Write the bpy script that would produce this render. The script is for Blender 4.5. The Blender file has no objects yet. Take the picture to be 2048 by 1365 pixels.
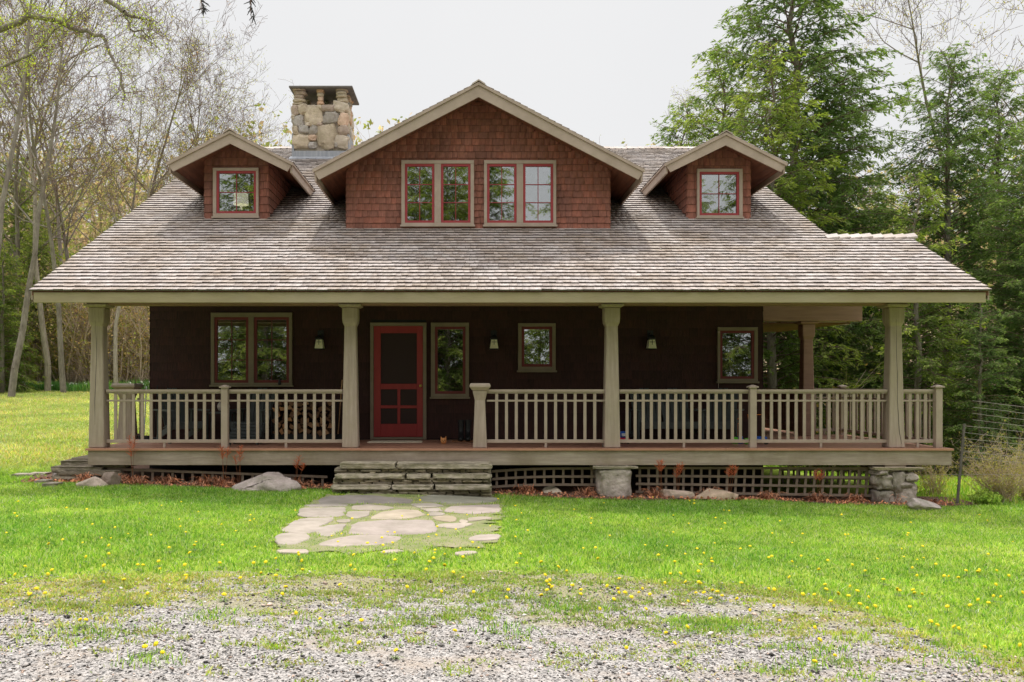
import bpy, bmesh, math, random
import numpy as np
from mathutils import Matrix, Vector, noise as mnoise
R = math.radians
random.seed(7); RNG = np.random.default_rng(7)
scene = bpy.context.scene
COL = scene.collection
F = 1700.0; VX = 935.0; VY = 770.0; ZC = 1.75

def P(px, py, Y):
    return ((px-VX)*Y/F, Y, ZC+(VY-py)*Y/F)
def PX(px, Y): return (px-VX)*Y/F
def PZ(py, Y): return ZC+(VY-py)*Y/F
def sm(t): 
    t = np.clip(t, 0, 1); return t*t*(3-2*t)
def hgt(x, y):
    x = np.asarray(x, float); y = np.asarray(y, float)
    h = 0.045 - 0.026*np.clip(x, -7, 9)
    h = h + 1.22*sm((y-13.2)/28)*sm((-x-5.0)/4)
    h = h - 1.0*sm((y-15)/14)*sm((x-6)/4)
    h = h + 0.30*np.maximum(0, np.minimum(y, 130)-46)*sm((y-46)/14)
    h = h + 0.015*np.sin(x*1.3+y*.7)+0.012*np.sin(y*1.9-x*.6)
    return h
def H(x, y): return float(hgt(x, y))
def ground_px(px, py):
    Y = 10.0
    for _ in range(12):
        X = (px-VX)*Y/F
        Y = (ZC-H(X, Y))*F/(py-VY)
    return ((px-VX)*Y/F, Y)

# ------------------------------------------------------------------ materials
MATS = {}
def new_mat(name):
    m = bpy.data.materials.new(name); m.use_nodes = True
    nt = m.node_tree; nt.nodes.clear()
    out = nt.nodes.new('ShaderNodeOutputMaterial')
    MATS[name] = m
    return m, nt, out
def N(nt, t, **kw):
    n = nt.nodes.new(t)
    for k, v in kw.items():
        if k in n.inputs: n.inputs[k].default_value = v
        else: setattr(n, k, v)
    return n
def ramp(nt, fac, stops):
    r = nt.nodes.new('ShaderNodeValToRGB')
    el = r.color_ramp.elements
    while len(el) < len(stops): el.new(.5)
    for e, (p, c) in zip(el, stops):
        e.position = p; e.color = (c[0], c[1], c[2], 1)
    nt.links.new(fac, r.inputs[0]); return r
def mixc(nt, a, b, fac, mode='MIX'):
    m = nt.nodes.new('ShaderNodeMix'); m.data_type = 'RGBA'; m.blend_type = mode
    for sock, v in ((m.inputs[0], fac), (m.inputs[6], a), (m.inputs[7], b)):
        if hasattr(v, 'is_linked') or isinstance(v, bpy.types.NodeSocket): nt.links.new(v, sock)
        elif isinstance(v, (int, float)): sock.default_value = v
        else: sock.default_value = (v[0], v[1], v[2], 1)
    return m.outputs[2]
def material(name, c1, c2=None, scale=6, stretch=(1,1,1), rough=.7, bump=.0, bscale=None, tint=False,
             stain=None, stain_scale=1.2, stain_amt=.5, transl=None, spec=.3, detail=6, coords='Object', bdist=.01):
    m, nt, out = new_mat(name)
    c2 = c2 or tuple(v*.75 for v in c1)
    tc = N(nt, 'ShaderNodeTexCoord'); mp = N(nt, 'ShaderNodeMapping'); mp.inputs['Scale'].default_value = stretch
    nt.links.new(tc.outputs[coords], mp.inputs[0])
    nz = N(nt, 'ShaderNodeTexNoise', Scale=scale, Detail=detail, Roughness=.6)
    nt.links.new(mp.outputs[0], nz.inputs['Vector'])
    col = ramp(nt, nz.outputs[0], [(.3, c2), (.7, c1)]).outputs[0]
    if stain:
        n2 = N(nt, 'ShaderNodeTexNoise', Scale=stain_scale, Detail=5, Roughness=.65)
        nt.links.new(tc.outputs[coords], n2.inputs['Vector'])
        r2 = ramp(nt, n2.outputs[0], [(.42, (0,0,0)), (.68, (stain_amt,)*3)])
        col = mixc(nt, col, stain, r2.outputs[0])
    if tint:
        at = N(nt, 'ShaderNodeAttribute', attribute_name='tint')
        col = mixc(nt, col, at.outputs['Color'], 1.0, 'MULTIPLY')
    b = N(nt, 'ShaderNodeBsdfPrincipled', Roughness=rough)
    b.inputs['Specular IOR Level'].default_value = spec
    nt.links.new(col, b.inputs['Base Color'])
    if bump:
        bz = N(nt, 'ShaderNodeTexNoise', Scale=bscale or scale*4, Detail=6)
        nt.links.new(mp.outputs[0], bz.inputs['Vector'])
        bp = N(nt, 'ShaderNodeBump', Strength=bump, Distance=bdist)
        nt.links.new(bz.outputs[0], bp.inputs['Height']); nt.links.new(bp.outputs[0], b.inputs['Normal'])
    sh = b.outputs[0]
    if transl:
        t = N(nt, 'ShaderNodeBsdfTranslucent')
        tcol = mixc(nt, col, transl, 1.0, 'MULTIPLY')
        nt.links.new(tcol, t.inputs[0])
        ms = N(nt, 'ShaderNodeMixShader', Fac=.42)
        nt.links.new(sh, ms.inputs[1]); nt.links.new(t.outputs[0], ms.inputs[2]); sh = ms.outputs[0]
    nt.links.new(sh, out.inputs[0])
    return m
WOODG = (14, 14, 1.2)
M_TRIM = material('taupe_paint', (.42,.335,.275), (.32,.25,.20), scale=3, stretch=(1,1,1), rough=.62, bump=.25, bscale=30, stain=(.27,.22,.15), stain_scale=2.2, stain_amt=.35)
M_FASC = material('eave_paint', (.35,.29,.175), (.27,.22,.13), scale=2, stretch=(.6,1,4), rough=.6, bump=.2, bscale=24, stain=(.36,.31,.23), stain_scale=.9, stain_amt=.5)
M_POST = material('post_wood', (.42,.335,.275), (.30,.235,.19), scale=2.2, stretch=(12,12,.9), rough=.72, bump=.5, bscale=5, stain=(.30,.245,.17), stain_scale=2.4, stain_amt=.6)
M_SKIRT = material('skirt_wood', (.40,.325,.26), (.26,.205,.16), scale=2.5, stretch=(.8,1,9), rough=.75, bump=.4, bscale=8, stain=(.20,.155,.10), stain_scale=1.4, stain_amt=.85)
M_RED = material('red_paint', (.33,.045,.05), (.26,.038,.042), scale=8, rough=.5, bump=.1)
M_LATT = material('lattice_wood', (.24,.18,.135), (.15,.11,.085), scale=4, rough=.8, bump=.4)
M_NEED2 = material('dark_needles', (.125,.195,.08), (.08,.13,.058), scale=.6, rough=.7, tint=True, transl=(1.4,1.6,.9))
M_RED2 = material('shaded_red_paint', (.17,.03,.03), (.13,.024,.024), scale=8, rough=.5, bump=.1)  # copy of the red sash paint with porch shade darkened into it
M_TRIM2 = material('shaded_taupe_paint', (.24,.195,.14), (.19,.15,.105), scale=4, rough=.6, bump=.2)  # taupe trim again, porch shade put into its colour
M_DOOR = material('red_door_paint', (.33,.038,.038), (.26,.03,.03), scale=3, stretch=(3,1,1), rough=.45, bump=.1)
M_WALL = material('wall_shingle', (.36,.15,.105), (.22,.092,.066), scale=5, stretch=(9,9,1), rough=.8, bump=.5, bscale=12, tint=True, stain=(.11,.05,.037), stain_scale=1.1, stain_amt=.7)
M_PWALL = material('porch_shingle', (.060,.024,.021), (.034,.016,.014), scale=5, stretch=(9,9,1), rough=.8, bump=.5, bscale=12, tint=True)  # same shingle as the dormers, porch shade painted into the base colour
M_ROOF = material('roof_shingle', (.50,.44,.405), (.37,.32,.29), scale=4, stretch=(11,1.3,1.3), rough=.66, bump=.5, bscale=10, tint=True, stain=(.29,.215,.15), stain_scale=1.1, stain_amt=.75, spec=.5)
M_SOFF = material('soffit_wood', (.20,.075,.04), (.10,.04,.025), scale=2, stretch=(9,1,9), rough=.6, bump=.3, bscale=8)
M_BEAM = material('beam_wood', (.34,.205,.155), (.25,.15,.11), scale=2, stretch=(1,1,10), rough=.7, bump=.3)
M_DECK = material('deck_boards', (.42,.21,.14), (.30,.145,.09), scale=2, stretch=(1,9,1), rough=.42, bump=.3, bscale=6, tint=True, spec=.5)
M_DARK = material('dark_board', (.02,.016,.014), (.012,.01,.009), scale=5)
M_ADI = material('charcoal_wood', (.06,.068,.066), (.04,.045,.044), scale=6, rough=.55, tint=False)
M_BLACK = material('black_metal', (.012,.012,.013), (.02,.02,.02), scale=9, rough=.45)
M_STONE = material('field_stone', (.60,.54,.47), (.40,.35,.30), scale=9, rough=.9, bump=.9, bscale=24, tint=True, stain=(.3,.27,.2), stain_scale=5, stain_amt=.6, bdist=.02)
M_MORT = material('mortar', (.42,.36,.29), (.3,.26,.21), scale=20, rough=.95, bump=.8)
M_ROCK = material('rock', (.44,.375,.345), (.24,.20,.18), scale=5, rough=.88, bump=1, bscale=16, tint=True, stain=(.10,.11,.06), stain_scale=4, stain_amt=.55, bdist=.03)
M_SLAB = material('slab_stone', (.43,.37,.30), (.17,.145,.115), scale=7, stretch=(1,1,3), rough=.9, bump=1, bscale=18, tint=True, stain=(.13,.125,.06), stain_scale=5, stain_amt=.7, bdist=.02)
M_FLAG = material('flagstone', (.40,.36,.315), (.28,.25,.215), scale=4, rough=.85, bump=.6, bscale=18, tint=True, stain=(.21,.20,.15), stain_scale=3, stain_amt=.5)
M_LEAD = material('lead_flashing', (.34,.35,.37), (.22,.23,.26), scale=3, stretch=(7,7,.6), rough=.5, bump=.2)
M_CAPST = material('cap_stone', (.16,.145,.14), (.11,.10,.095), scale=6, rough=.8, bump=.4)
M_BARK = material('bark', (.28,.235,.20), (.13,.105,.088), scale=5, stretch=(3,3,.7), rough=.95, bump=1, bscale=12, bdist=.03, stain=(.40,.36,.31), stain_scale=1.2, stain_amt=.5)
M_TWIG = material('twig_bark', (.22,.145,.115), (.13,.085,.065), scale=3, rough=.9)
M_PALET = material('pale_bark', (.40,.34,.28), (.20,.165,.13), scale=5, stretch=(3,3,.7), rough=.95, bump=.8, bscale=10)
M_NEED = material('needles', (.18,.24,.075), (.115,.165,.055), scale=.6, rough=.7, tint=True, transl=(1.5,1.7,.8))
M_HANG = material('dark_twig', (.05,.05,.045), (.03,.03,.025), scale=9)
M_LEAF = material('young_leaf', (.42,.40,.13), (.36,.29,.13), scale=.8, rough=.7, tint=True, transl=(1.4,1.4,.9))
M_GRASS = material('grass_blade', (.32,.51,.065), (.20,.36,.045), scale=1.6, rough=.6, tint=True, transl=(1.6,1.6,.8), spec=.25)
M_STRAW = material('straw', (.42,.20,.11), (.25,.11,.06), scale=4, rough=.9, tint=True)
M_YEL = material('dandelion_yellow', (.85,.68,.02), (.80,.60,.015), scale=60, rough=.8)
M_STEM = material('green_stem', (.14,.20,.05), (.10,.15,.04), scale=10)
M_WFLOW = material('white_petal', (.75,.75,.68), (.7,.7,.6), scale=10)
M_LAMPSH = material('lampshade_cloth', (.75,.72,.55), (.7,.66,.5), scale=20)
def _lampshade_glow():
    p = [n for n in M_LAMPSH.node_tree.nodes if n.type == 'BSDF_PRINCIPLED'][0]
    p.inputs['Emission Color'].default_value = (1,.95,.75,1); p.inputs['Emission Strength'].default_value = .9  # emission added to imitate daylight falling on the lampshade
_lampshade_glow()
M_CURT = material('blind_cloth', (.35,.34,.27), (.30,.29,.22), scale=10)
M_OPAL = material('opal_glass', (.80,.76,.55), (.72,.68,.48), scale=10, rough=.3)
M_LOGEND = material('cut_wood', (.42,.25,.13), (.22,.12,.06), scale=12, rough=.85, tint=True)
M_BRASS = material('brass', (.45,.30,.08), (.4,.26,.07), scale=10, rough=.3)
M_MAT = material('woven_mat', (.85,.76,.6), (.7,.6,.46), scale=30, rough=.95, bump=.6)
M_COIR = material('coir', (.28,.13,.06), (.18,.08,.04), scale=40, rough=.95, bump=.6)
M_RUB = material('rubber', (.018,.018,.018), (.012,.012,.012), scale=6, rough=.4)
M_ORANGE = material('orange_clay', (.70,.32,.12), (.6,.26,.09), scale=8, rough=.6)
M_TOYO = material('orange_plastic', (.85,.26,.03), (.8,.22,.03), scale=6, rough=.4)
M_TOYG = material('green_plastic', (.15,.55,.05), (.12,.5,.04), scale=6, rough=.4)
M_TOYB = material('blue_plastic', (.03,.12,.5), (.03,.1,.42), scale=6, rough=.4)
M_TOYR = material('red_plastic', (.6,.03,.05), (.5,.02,.05), scale=6, rough=.4)
M_TOYW = material('white_plastic', (.7,.72,.75), (.6,.62,.66), scale=6, rough=.4)
M_STEEL = material('weathered_steel', (.15,.13,.12), (.09,.075,.065), scale=8, rough=.6)
M_WIRE = material('fence_wire', (.34,.31,.28), (.26,.22,.19), scale=3, rough=.6)
M_SCREEN = material('insect_screen', (.035,.016,.015), (.028,.013,.013), scale=200, rough=.6)
M_MULCH = material('mulch', (.20,.11,.075), (.09,.05,.035), scale=26, rough=.95, bump=1, bscale=40, bdist=.03)
M_PATH = material('path_sand', (.28,.25,.15), (.15,.19,.05), scale=3.5, rough=.95, bump=.8, bscale=40)
M_CANE = material('straw_twig', (.58,.45,.34), (.42,.31,.23), scale=3, rough=.9)

def glass_mat(name, tr, refl):
    m, nt, out = new_mat(name)
    g = N(nt, 'ShaderNodeBsdfGlossy', Roughness=.012); g.inputs[0].default_value = (.92,.95,.95,1)
    nz = N(nt, 'ShaderNodeTexNoise', Scale=2.2, Detail=1); tc = N(nt, 'ShaderNodeTexCoord')
    nt.links.new(tc.outputs['Object'], nz.inputs['Vector'])
    bp = N(nt, 'ShaderNodeBump', Strength=.05, Distance=.02); nt.links.new(nz.outputs[0], bp.inputs['Height'])
    nt.links.new(bp.outputs[0], g.inputs['Normal'])
    t = N(nt, 'ShaderNodeBsdfTransparent'); t.inputs[0].default_value = (tr, tr, tr, 1)
    ms = N(nt, 'ShaderNodeMixShader', Fac=refl)
    nt.links.new(t.outputs[0], ms.inputs[1]); nt.links.new(g.outputs[0], ms.inputs[2]); nt.links.new(ms.outputs[0], out.inputs[0])
    return m
M_GLASS = glass_mat('window_glass', .75, .34)

def ground_mat():
    m, nt, out = new_mat('lawn_soil')
    tc = N(nt, 'ShaderNodeTexCoord')
    n1 = N(nt, 'ShaderNodeTexNoise', Scale=.5, Detail=6); n2 = N(nt, 'ShaderNodeTexNoise', Scale=30, Detail=6)
    for n in (n1, n2): nt.links.new(tc.outputs['Object'], n.inputs['Vector'])
    a = ramp(nt, n1.outputs[0], [(.35, (.22,.36,.04)), (.65, (.33,.41,.07))])
    b = ramp(nt, n2.outputs[0], [(.3, (.55,.5,.45)), (.7, (1.1,1.1,1.0))])
    c = mixc(nt, a.outputs[0], b.outputs[0], 1.0, 'MULTIPLY')
    # leaf litter under the trees far back
    sep = N(nt, 'ShaderNodeSeparateXYZ'); nt.links.new(tc.outputs['Object'], sep.inputs[0])
    mr = N(nt, 'ShaderNodeMapRange'); mr.inputs[1].default_value = 38; mr.inputs[2].default_value = 43
    nt.links.new(sep.outputs[1], mr.inputs[0])
    c = mixc(nt, c, (.36,.27,.18), mr.outputs[0])
    p = N(nt, 'ShaderNodeBsdfPrincipled', Roughness=.95); p.inputs['Specular IOR Level'].default_value = .1
    nt.links.new(c, p.inputs['Base Color'])
    bp = N(nt, 'ShaderNodeBump', Strength=.8, Distance=.03); nt.links.new(n2.outputs[0], bp.inputs['Height']); nt.links.new(bp.outputs[0], p.inputs['Normal'])
    nt.links.new(p.outputs[0], out.inputs[0]); return m
M_GROUND = ground_mat()
def gravel_mat():
    m, nt, out = new_mat('gravel_bed')
    tc = N(nt, 'ShaderNodeTexCoord')
    v = N(nt, 'ShaderNodeTexVoronoi', Scale=75); v2 = N(nt, 'ShaderNodeTexVoronoi', Scale=42)
    n1 = N(nt, 'ShaderNodeTexNoise', Scale=.9, Detail=7, Roughness=.7); n2 = N(nt, 'ShaderNodeTexNoise', Scale=5, Detail=6)
    for n in (v, v2, n1, n2): nt.links.new(tc.outputs['Object'], n.inputs['Vector'])
    bw = N(nt, 'ShaderNodeRGBToBW'); nt.links.new(v.outputs['Color'], bw.inputs[0])
    a = ramp(nt, bw.outputs[0], [(.12, (.06,.06,.063)), (.45, (.31,.285,.265)), (.85, (.52,.48,.45))])
    s = ramp(nt, n1.outputs[0], [(.50, (0,0,0)), (.62, (.8,.8,.8))])
    c = mixc(nt, a.outputs[0], (.40,.325,.26), s.outputs[0])
    at = N(nt, 'ShaderNodeAttribute', attribute_name='tint'); sp = N(nt, 'ShaderNodeSeparateColor'); nt.links.new(at.outputs['Color'], sp.inputs[0])
    mm = N(nt, 'ShaderNodeMath', operation='MULTIPLY_ADD'); nt.links.new(n2.outputs[0], mm.inputs[0]); mm.inputs[1].default_value = .9; nt.links.new(sp.outputs[0], mm.inputs[2])
    rr = ramp(nt, mm.outputs[0], [(.60, (0,0,0)), (.95, (1,1,1))])
    c = mixc(nt, c, (.30,.27,.15), rr.outputs[0])
    p = N(nt, 'ShaderNodeBsdfPrincipled', Roughness=.9); nt.links.new(c, p.inputs['Base Color'])
    bp = N(nt, 'ShaderNodeBump', Strength=.9, Distance=.012); nt.links.new(v.outputs['Distance'], bp.inputs['Height']); bp.invert = True
    nt.links.new(bp.outputs[0], p.inputs['Normal']); nt.links.new(p.outputs[0], out.inputs[0]); return m
M_GRAVEL = gravel_mat()
M_PEB = material('pebble', (.42,.385,.35), (.30,.27,.245), scale=20, rough=.85, tint=True)

# ------------------------------------------------------------------ mesh helpers
def link(o, parent=None):
    COL.objects.link(o)
    if parent is not None:
        o.parent = parent
    return o
def tag(o, label=None, cat=None, group=None, kind=None):
    if label: o['label'] = label
    if cat: o['category'] = cat
    if group: o['group'] = group
    if kind: o['kind'] = kind
    return o
def empty(name, loc, label, cat, group=None, rz=0):
    o = bpy.data.objects.new(name, None); o.location = loc; o.rotation_euler = (0,0,rz); o.empty_display_size = .2
    COL.objects.link(o); return tag(o, label, cat, group)
def mesh_np(name, V, Fc, mat, parent=None, tint=None, smooth=False):
    """V (n,3) array, Fc (m,k) int array"""
    me = bpy.data.meshes.new(name)
    V = np.asarray(V, np.float32); Fc = np.asarray(Fc, np.int32)
    me.vertices.add(len(V)); me.vertices.foreach_set('co', V.ravel())
    k = Fc.shape[1]
    me.loops.add(Fc.size); me.loops.foreach_set('vertex_index', Fc.ravel())
    me.polygons.add(len(Fc)); me.polygons.foreach_set('loop_start', np.arange(0, Fc.size, k, dtype=np.int32))
    try: me.polygons.foreach_set('loop_total', np.full(len(Fc), k, np.int32))
    except Exception: pass
    me.update(calc_edges=True); me.validate()
    if tint is not None:
        a = me.attributes.new('tint', 'FLOAT_COLOR', 'POINT')
        c = np.ones((len(V), 4), np.float32); c[:, :3] = tint
        a.data.foreach_set('color', c.ravel())
    if smooth: me.polygons.foreach_set('use_smooth', np.ones(len(Fc), bool))
    me.materials.append(mat)
    return link(bpy.data.objects.new(name, me), parent)
class MB:
    def __init__(s): s.v = []; s.f = []; s.t = []; s.tc = (1,1,1)
    def add(s, vs, fs):
        n = len(s.v); s.v += [tuple(v) for v in vs]; s.f += [tuple(i+n for i in f) for f in fs]; s.t += [s.tc]*len(vs)
    def box(s, x0, x1, y0, y1, z0, z1, M=None):
        vs = [Vector((x, y, z)) for x in (x0, x1) for y in (y0, y1) for z in (z0, z1)]
        if M is not None: vs = [M @ v for v in vs]
        s.add(vs, [(0,1,3,2),(4,6,7,5),(0,4,5,1),(2,3,7,6),(0,2,6,4),(1,5,7,3)])
    def hexa(s, b, t):   # bottom quad, top quad
        s.add(list(b)+list(t), [(3,2,1,0),(4,5,6,7),(0,1,5,4),(1,2,6,5),(2,3,7,6),(3,0,4,7)])
    def taper(s, cx, cy, z0, w0, z1, w1):
        q = lambda w, z: [(cx-w/2,cy-w/2,z),(cx+w/2,cy-w/2,z),(cx+w/2,cy+w/2,z),(cx-w/2,cy+w/2,z)]
        s.hexa(q(w0, z0), q(w1, z1))
    def stack(s, cx, cy, prof):   # square lathe, one closed solid
        vs = []; fs = []
        for z, w in prof:
            vs += [(cx-w/2,cy-w/2,z),(cx+w/2,cy-w/2,z),(cx+w/2,cy+w/2,z),(cx-w/2,cy+w/2,z)]
        for i in range(len(prof)-1):
            for k in range(4): fs.append((i*4+k, i*4+(k+1)%4, i*4+4+(k+1)%4, i*4+4+k))
        fs.append((3,2,1,0)); n = (len(prof)-1)*4; fs.append((n,n+1,n+2,n+3)); s.add(vs, fs)
    def prism(s, poly, y0, y1):  # poly in (x,z), extruded along y
        n = len(poly)
        s.add([(x,y0,z) for x,z in poly]+[(x,y1,z) for x,z in poly],
              [tuple(range(n)), tuple(range(2*n-1, n-1, -1))]+[(i,i+n,(i+1)%n+n,(i+1)%n) for i in range(n)])
    def prismz(s, poly, z0, z1):
        n = len(poly)
        s.add([(x,y,z0) for x,y in poly]+[(x,y,z1) for x,y in poly],
              [tuple(range(n-1,-1,-1)), tuple(range(n, 2*n))]+[(i,(i+1)%n,(i+1)%n+n,i+n) for i in range(n)])
    def tube(s, pts, rad, k=8, cap=True):
        pts = [Vector(p) for p in pts]
        if not hasattr(rad, '__len__'): rad = [rad]*len(pts)
        vs = []; fs = []
        for i, p in enumerate(pts):
            d = (pts[min(i+1, len(pts)-1)]-pts[max(i-1, 0)]).normalized()
            a = d.cross(Vector((0,0,1)) if abs(d.z) < .9 else Vector((1,0,0))).normalized(); b = d.cross(a)
            for j in range(k):
                an = 2*math.pi*j/k; vs.append(p+(a*math.cos(an)+b*math.sin(an))*rad[i])
        for i in range(len(pts)-1):
            for j in range(k): fs.append((i*k+j, i*k+(j+1)%k, (i+1)*k+(j+1)%k, (i+1)*k+j))
        if cap: fs.append(tuple(range(k-1,-1,-1))); n = (len(pts)-1)*k; fs.append(tuple(range(n, n+k)))
        s.add(vs, fs)
    def lathe(s, cx, cy, prof, k=16):
        vs = []; fs = []
        for r, z in prof:
            for j in range(k):
                a = 2*math.pi*j/k; vs.append((cx+r*math.cos(a), cy+r*math.sin(a), z))
        for i in range(len(prof)-1):
            for j in range(k): fs.append((i*k+j, i*k+(j+1)%k, (i+1)*k+(j+1)%k, (i+1)*k+j))
        s.add(vs, fs)
    def build(s, name, mat, parent=None, bevel=0, smooth=False):
        me = bpy.data.meshes.new(name); me.from_pydata(s.v, [], s.f)
        a = me.attributes.new('tint', 'FLOAT_COLOR', 'POINT')
        c = np.ones((len(s.v), 4), np.float32); c[:, :3] = np.array(s.t); a.data.foreach_set('color', c.ravel())
        bm = bmesh.new(); bm.from_mesh(me); bmesh.ops.recalc_face_normals(bm, faces=bm.faces); bm.to_mesh(me); bm.free()
        if smooth: me.polygons.foreach_set('use_smooth', np.ones(len(me.polygons), bool))
        me.materials.append(mat)
        o = link(bpy.data.objects.new(name, me), parent)
        if bevel:
            b = o.modifiers.new('bevel', 'BEVEL'); b.width = bevel; b.segments = 1; b.limit_method = 'ANGLE'
        return o
def clone(o, parent=None, loc=None, rz=None, deep=True):
    c = o.copy(); COL.objects.link(c); c.parent = parent
    if loc is not None: c.location = loc
    if rz is not None: c.rotation_euler = (0,0,rz)
    if deep:
        for ch in [k for k in CH.get(o.name, [])] if False else list(o.children): clone(ch, c)
    return c
CH = {}

def icoarr(sub):
    bm = bmesh.new(); bmesh.ops.create_icosphere(bm, subdivisions=sub, radius=1)
    V = np.array([v.co[:] for v in bm.verts]); Fc = np.array([[v.index for v in f.verts] for f in bm.faces]); bm.free(); return V, Fc
ICO2 = icoarr(2); ICO3 = icoarr(3); ICO4 = icoarr(4)
def lump(size, seed, power=.7, rough=.12, base=ICO3, freq=1.6):
    V, Fc = base
    A = np.sign(V)*np.abs(V)**power
    n = np.array([mnoise.noise(Vector((v[0]*freq+seed*7.3, v[1]*freq+seed*1.7, v[2]*freq-seed*3.1))) + .45*mnoise.noise(Vector((v[0]*freq*2.7+seed, v[1]*freq*2.7, v[2]*freq*2.7+seed))) for v in V])
    A = A*(1+rough*n[:, None]*2)
    return A*np.array(size), Fc
class NB:   # numpy batch of arrays
    def __init__(s): s.V = []; s.F = []; s.T = []; s.n = 0
    def add(s, V, Fc, t=(1,1,1)):
        s.V.append(V); s.F.append(Fc+s.n); s.n += len(V)
        t = np.asarray(t, float); s.T.append(np.tile(t, (len(V), 1)) if t.ndim == 1 else t)
    def build(s, name, mat, parent=None, smooth=False):
        return mesh_np(name, np.vstack(s.V), np.vstack(s.F), mat, parent, np.vstack(s.T), smooth)

def shingles(O, U, Vd, Nn, vmax, expo, intervals, wmean, thick, tints, seed, jag=.006, lift=.0, butt=.22):
    """courses of wedge shingles on a plane. intervals(vmid)->[(u0,u1)..]"""
    rng = np.random.default_rng(seed)
    O, U, Vd, Nn = (np.array(a, float) for a in (O, U, Vd, Nn))
    b0 = []; rows = int(math.ceil(vmax/expo))
    quads = []; tv = []
    for r in range(rows):
        v0 = r*expo; v1 = min(v0+expo*1.25, vmax+.02)
        sag = rng.normal(0, .0015)
        for (a, b) in intervals(v0+expo*.5):
            u = a
            while u < b-1e-4:
                w = wmean*rng.uniform(.6, 1.45)
                e = min(u+w, b)
                if b-e < wmean*.3: e = b
                g = .003
                j0 = rng.normal(0, jag); t = thick*rng.uniform(.88, 1.14)
                quads.append((u+g if u > a else u, e, v0+j0+sag, v1, t, rng.uniform(-.001,.001)))
                tv.append(tints[rng.integers(len(tints))]*rng.uniform(.93, 1.07))
                u = e
    Q = np.array(quads); T = np.array(tv)
    u0, u1, v0, v1, t, l = Q.T
    def pt(u, v, n): return O + u[:, None]*U + v[:, None]*Vd + n[:, None]*Nn
    z = np.zeros_like(u0)+lift
    tilt = l
    V = np.stack([pt(u0, v0, z), pt(u1, v0, z), pt(u0, v0, z+t+tilt), pt(u1, v0, z+t-tilt), pt(u0, v1, z+.001), pt(u1, v1, z+.001), pt(u0, v0, z+t+tilt), pt(u1, v0, z+t-tilt)], 1)
    n = len(Q); base = (np.arange(n)*8)[:, None]
    quadF = np.concatenate([base+np.array([2,3,5,4]), base+np.array([0,1,7,6])])
    triF = np.concatenate([base+np.array([0,2,4]), base+np.array([1,5,3])]) if thick > .0115 else np.zeros((0,3), int)
    TT = np.repeat(T[:, None, :], 8, 1); TT[:, [0,1,6,7]] *= butt; TT[:, [4,5]] *= (.86 if butt < .5 else 1)  # butt ends tinted dark: weathering plus painted-in course shadow lines
    return V.reshape(-1, 3), quadF, triF, TT.reshape(-1, 3)
def build_shingles(name, parts, mat, parent):
    # merge several shingle fields (quads split to tris)
    nb = NB()
    for V, q, t, T in parts:
        tri = np.concatenate([q[:, [0,1,2]], q[:, [0,2,3]], t]); nb.add(V, tri, T)
    return nb.build(name, mat, parent)
def sub_iv(ivs, holes):
    for a, b in holes:
        out = []
        for u0, u1 in ivs:
            if b <= u0 or a >= u1: out.append((u0, u1))
            else:
                if a > u0: out.append((u0, a))
                if b < u1: out.append((b, u1))
        ivs = out
    return ivs

# ------------------------------------------------------------------ camera, sky, sun
cam = bpy.data.cameras.new('camera'); co = bpy.data.objects.new('camera', cam); COL.objects.link(co)
co.location = (0, 0, ZC); co.rotation_euler = (R(90), 0, 0)
cam.sensor_width = 36; cam.lens = F/2048*36; cam.shift_x = (1024-VX)/2048; cam.shift_y = (VY-682.5)/2048
cam.clip_end = 2000; cam.clip_start = .05
scene.camera = co
ELEV = 67
w = bpy.data.worlds.new('World'); scene.world = w; w.use_nodes = True
nt = w.node_tree; nt.nodes.clear()
out = N(nt, 'ShaderNodeOutputWorld')
sky = N(nt, 'ShaderNodeTexSky'); sky.sky_type = 'NISHITA'; sky.sun_disc = False; sky.sun_elevation = R(ELEV); sky.sun_rotation = R(0); sky.air_density = 1; sky.dust_density = 3
bg = N(nt, 'ShaderNodeBackground', Strength=.10); nt.links.new(sky.outputs[0], bg.inputs[0])
tc = N(nt, 'ShaderNodeTexCoord'); nz = N(nt, 'ShaderNodeTexNoise', Scale=1.6, Detail=5); nt.links.new(tc.outputs['Generated'], nz.inputs['Vector'])
cr = ramp(nt, nz.outputs[0], [(.3, (.85,.85,.855)), (.7, (.90,.897,.895))])
bg2 = N(nt, 'ShaderNodeBackground', Strength=1.0); nt.links.new(cr.outputs[0], bg2.inputs[0])
sx = N(nt, 'ShaderNodeSeparateXYZ'); nt.links.new(tc.outputs['Generated'], sx.inputs[0])
mr = N(nt, 'ShaderNodeMapRange'); mr.interpolation_type = 'SMOOTHSTEP'
mr.inputs[1].default_value = .42; mr.inputs[2].default_value = .85; mr.inputs[3].default_value = 1.0; mr.inputs[4].default_value = 3.1
nt.links.new(sx.outputs[2], mr.inputs[0]); nt.links.new(mr.outputs[0], bg2.inputs[1])
mx = N(nt, 'ShaderNodeMixShader', Fac=.93); nt.links.new(bg.outputs[0], mx.inputs[1]); nt.links.new(bg2.outputs[0], mx.inputs[2])
nt.links.new(mx.outputs[0], out.inputs[0])
sl = bpy.data.lights.new('sun', 'SUN'); sl.energy = 2.7; sl.angle = R(2.5); sl.color = (1, .965, .90)
so = bpy.data.objects.new('sun', sl); COL.objects.link(so); so.rotation_euler = (R(-(90-ELEV)), 0, 0); so.location = (0, 30, 60)
scene.view_settings.view_transform = 'Standard'; scene.view_settings.look = 'None'; scene.view_settings.exposure = 0
scene.render.engine = 'CYCLES'; scene.cycles.max_bounces = 6; scene.cycles.transparent_max_bounces = 12; scene.cycles.use_denoising = True
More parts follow.
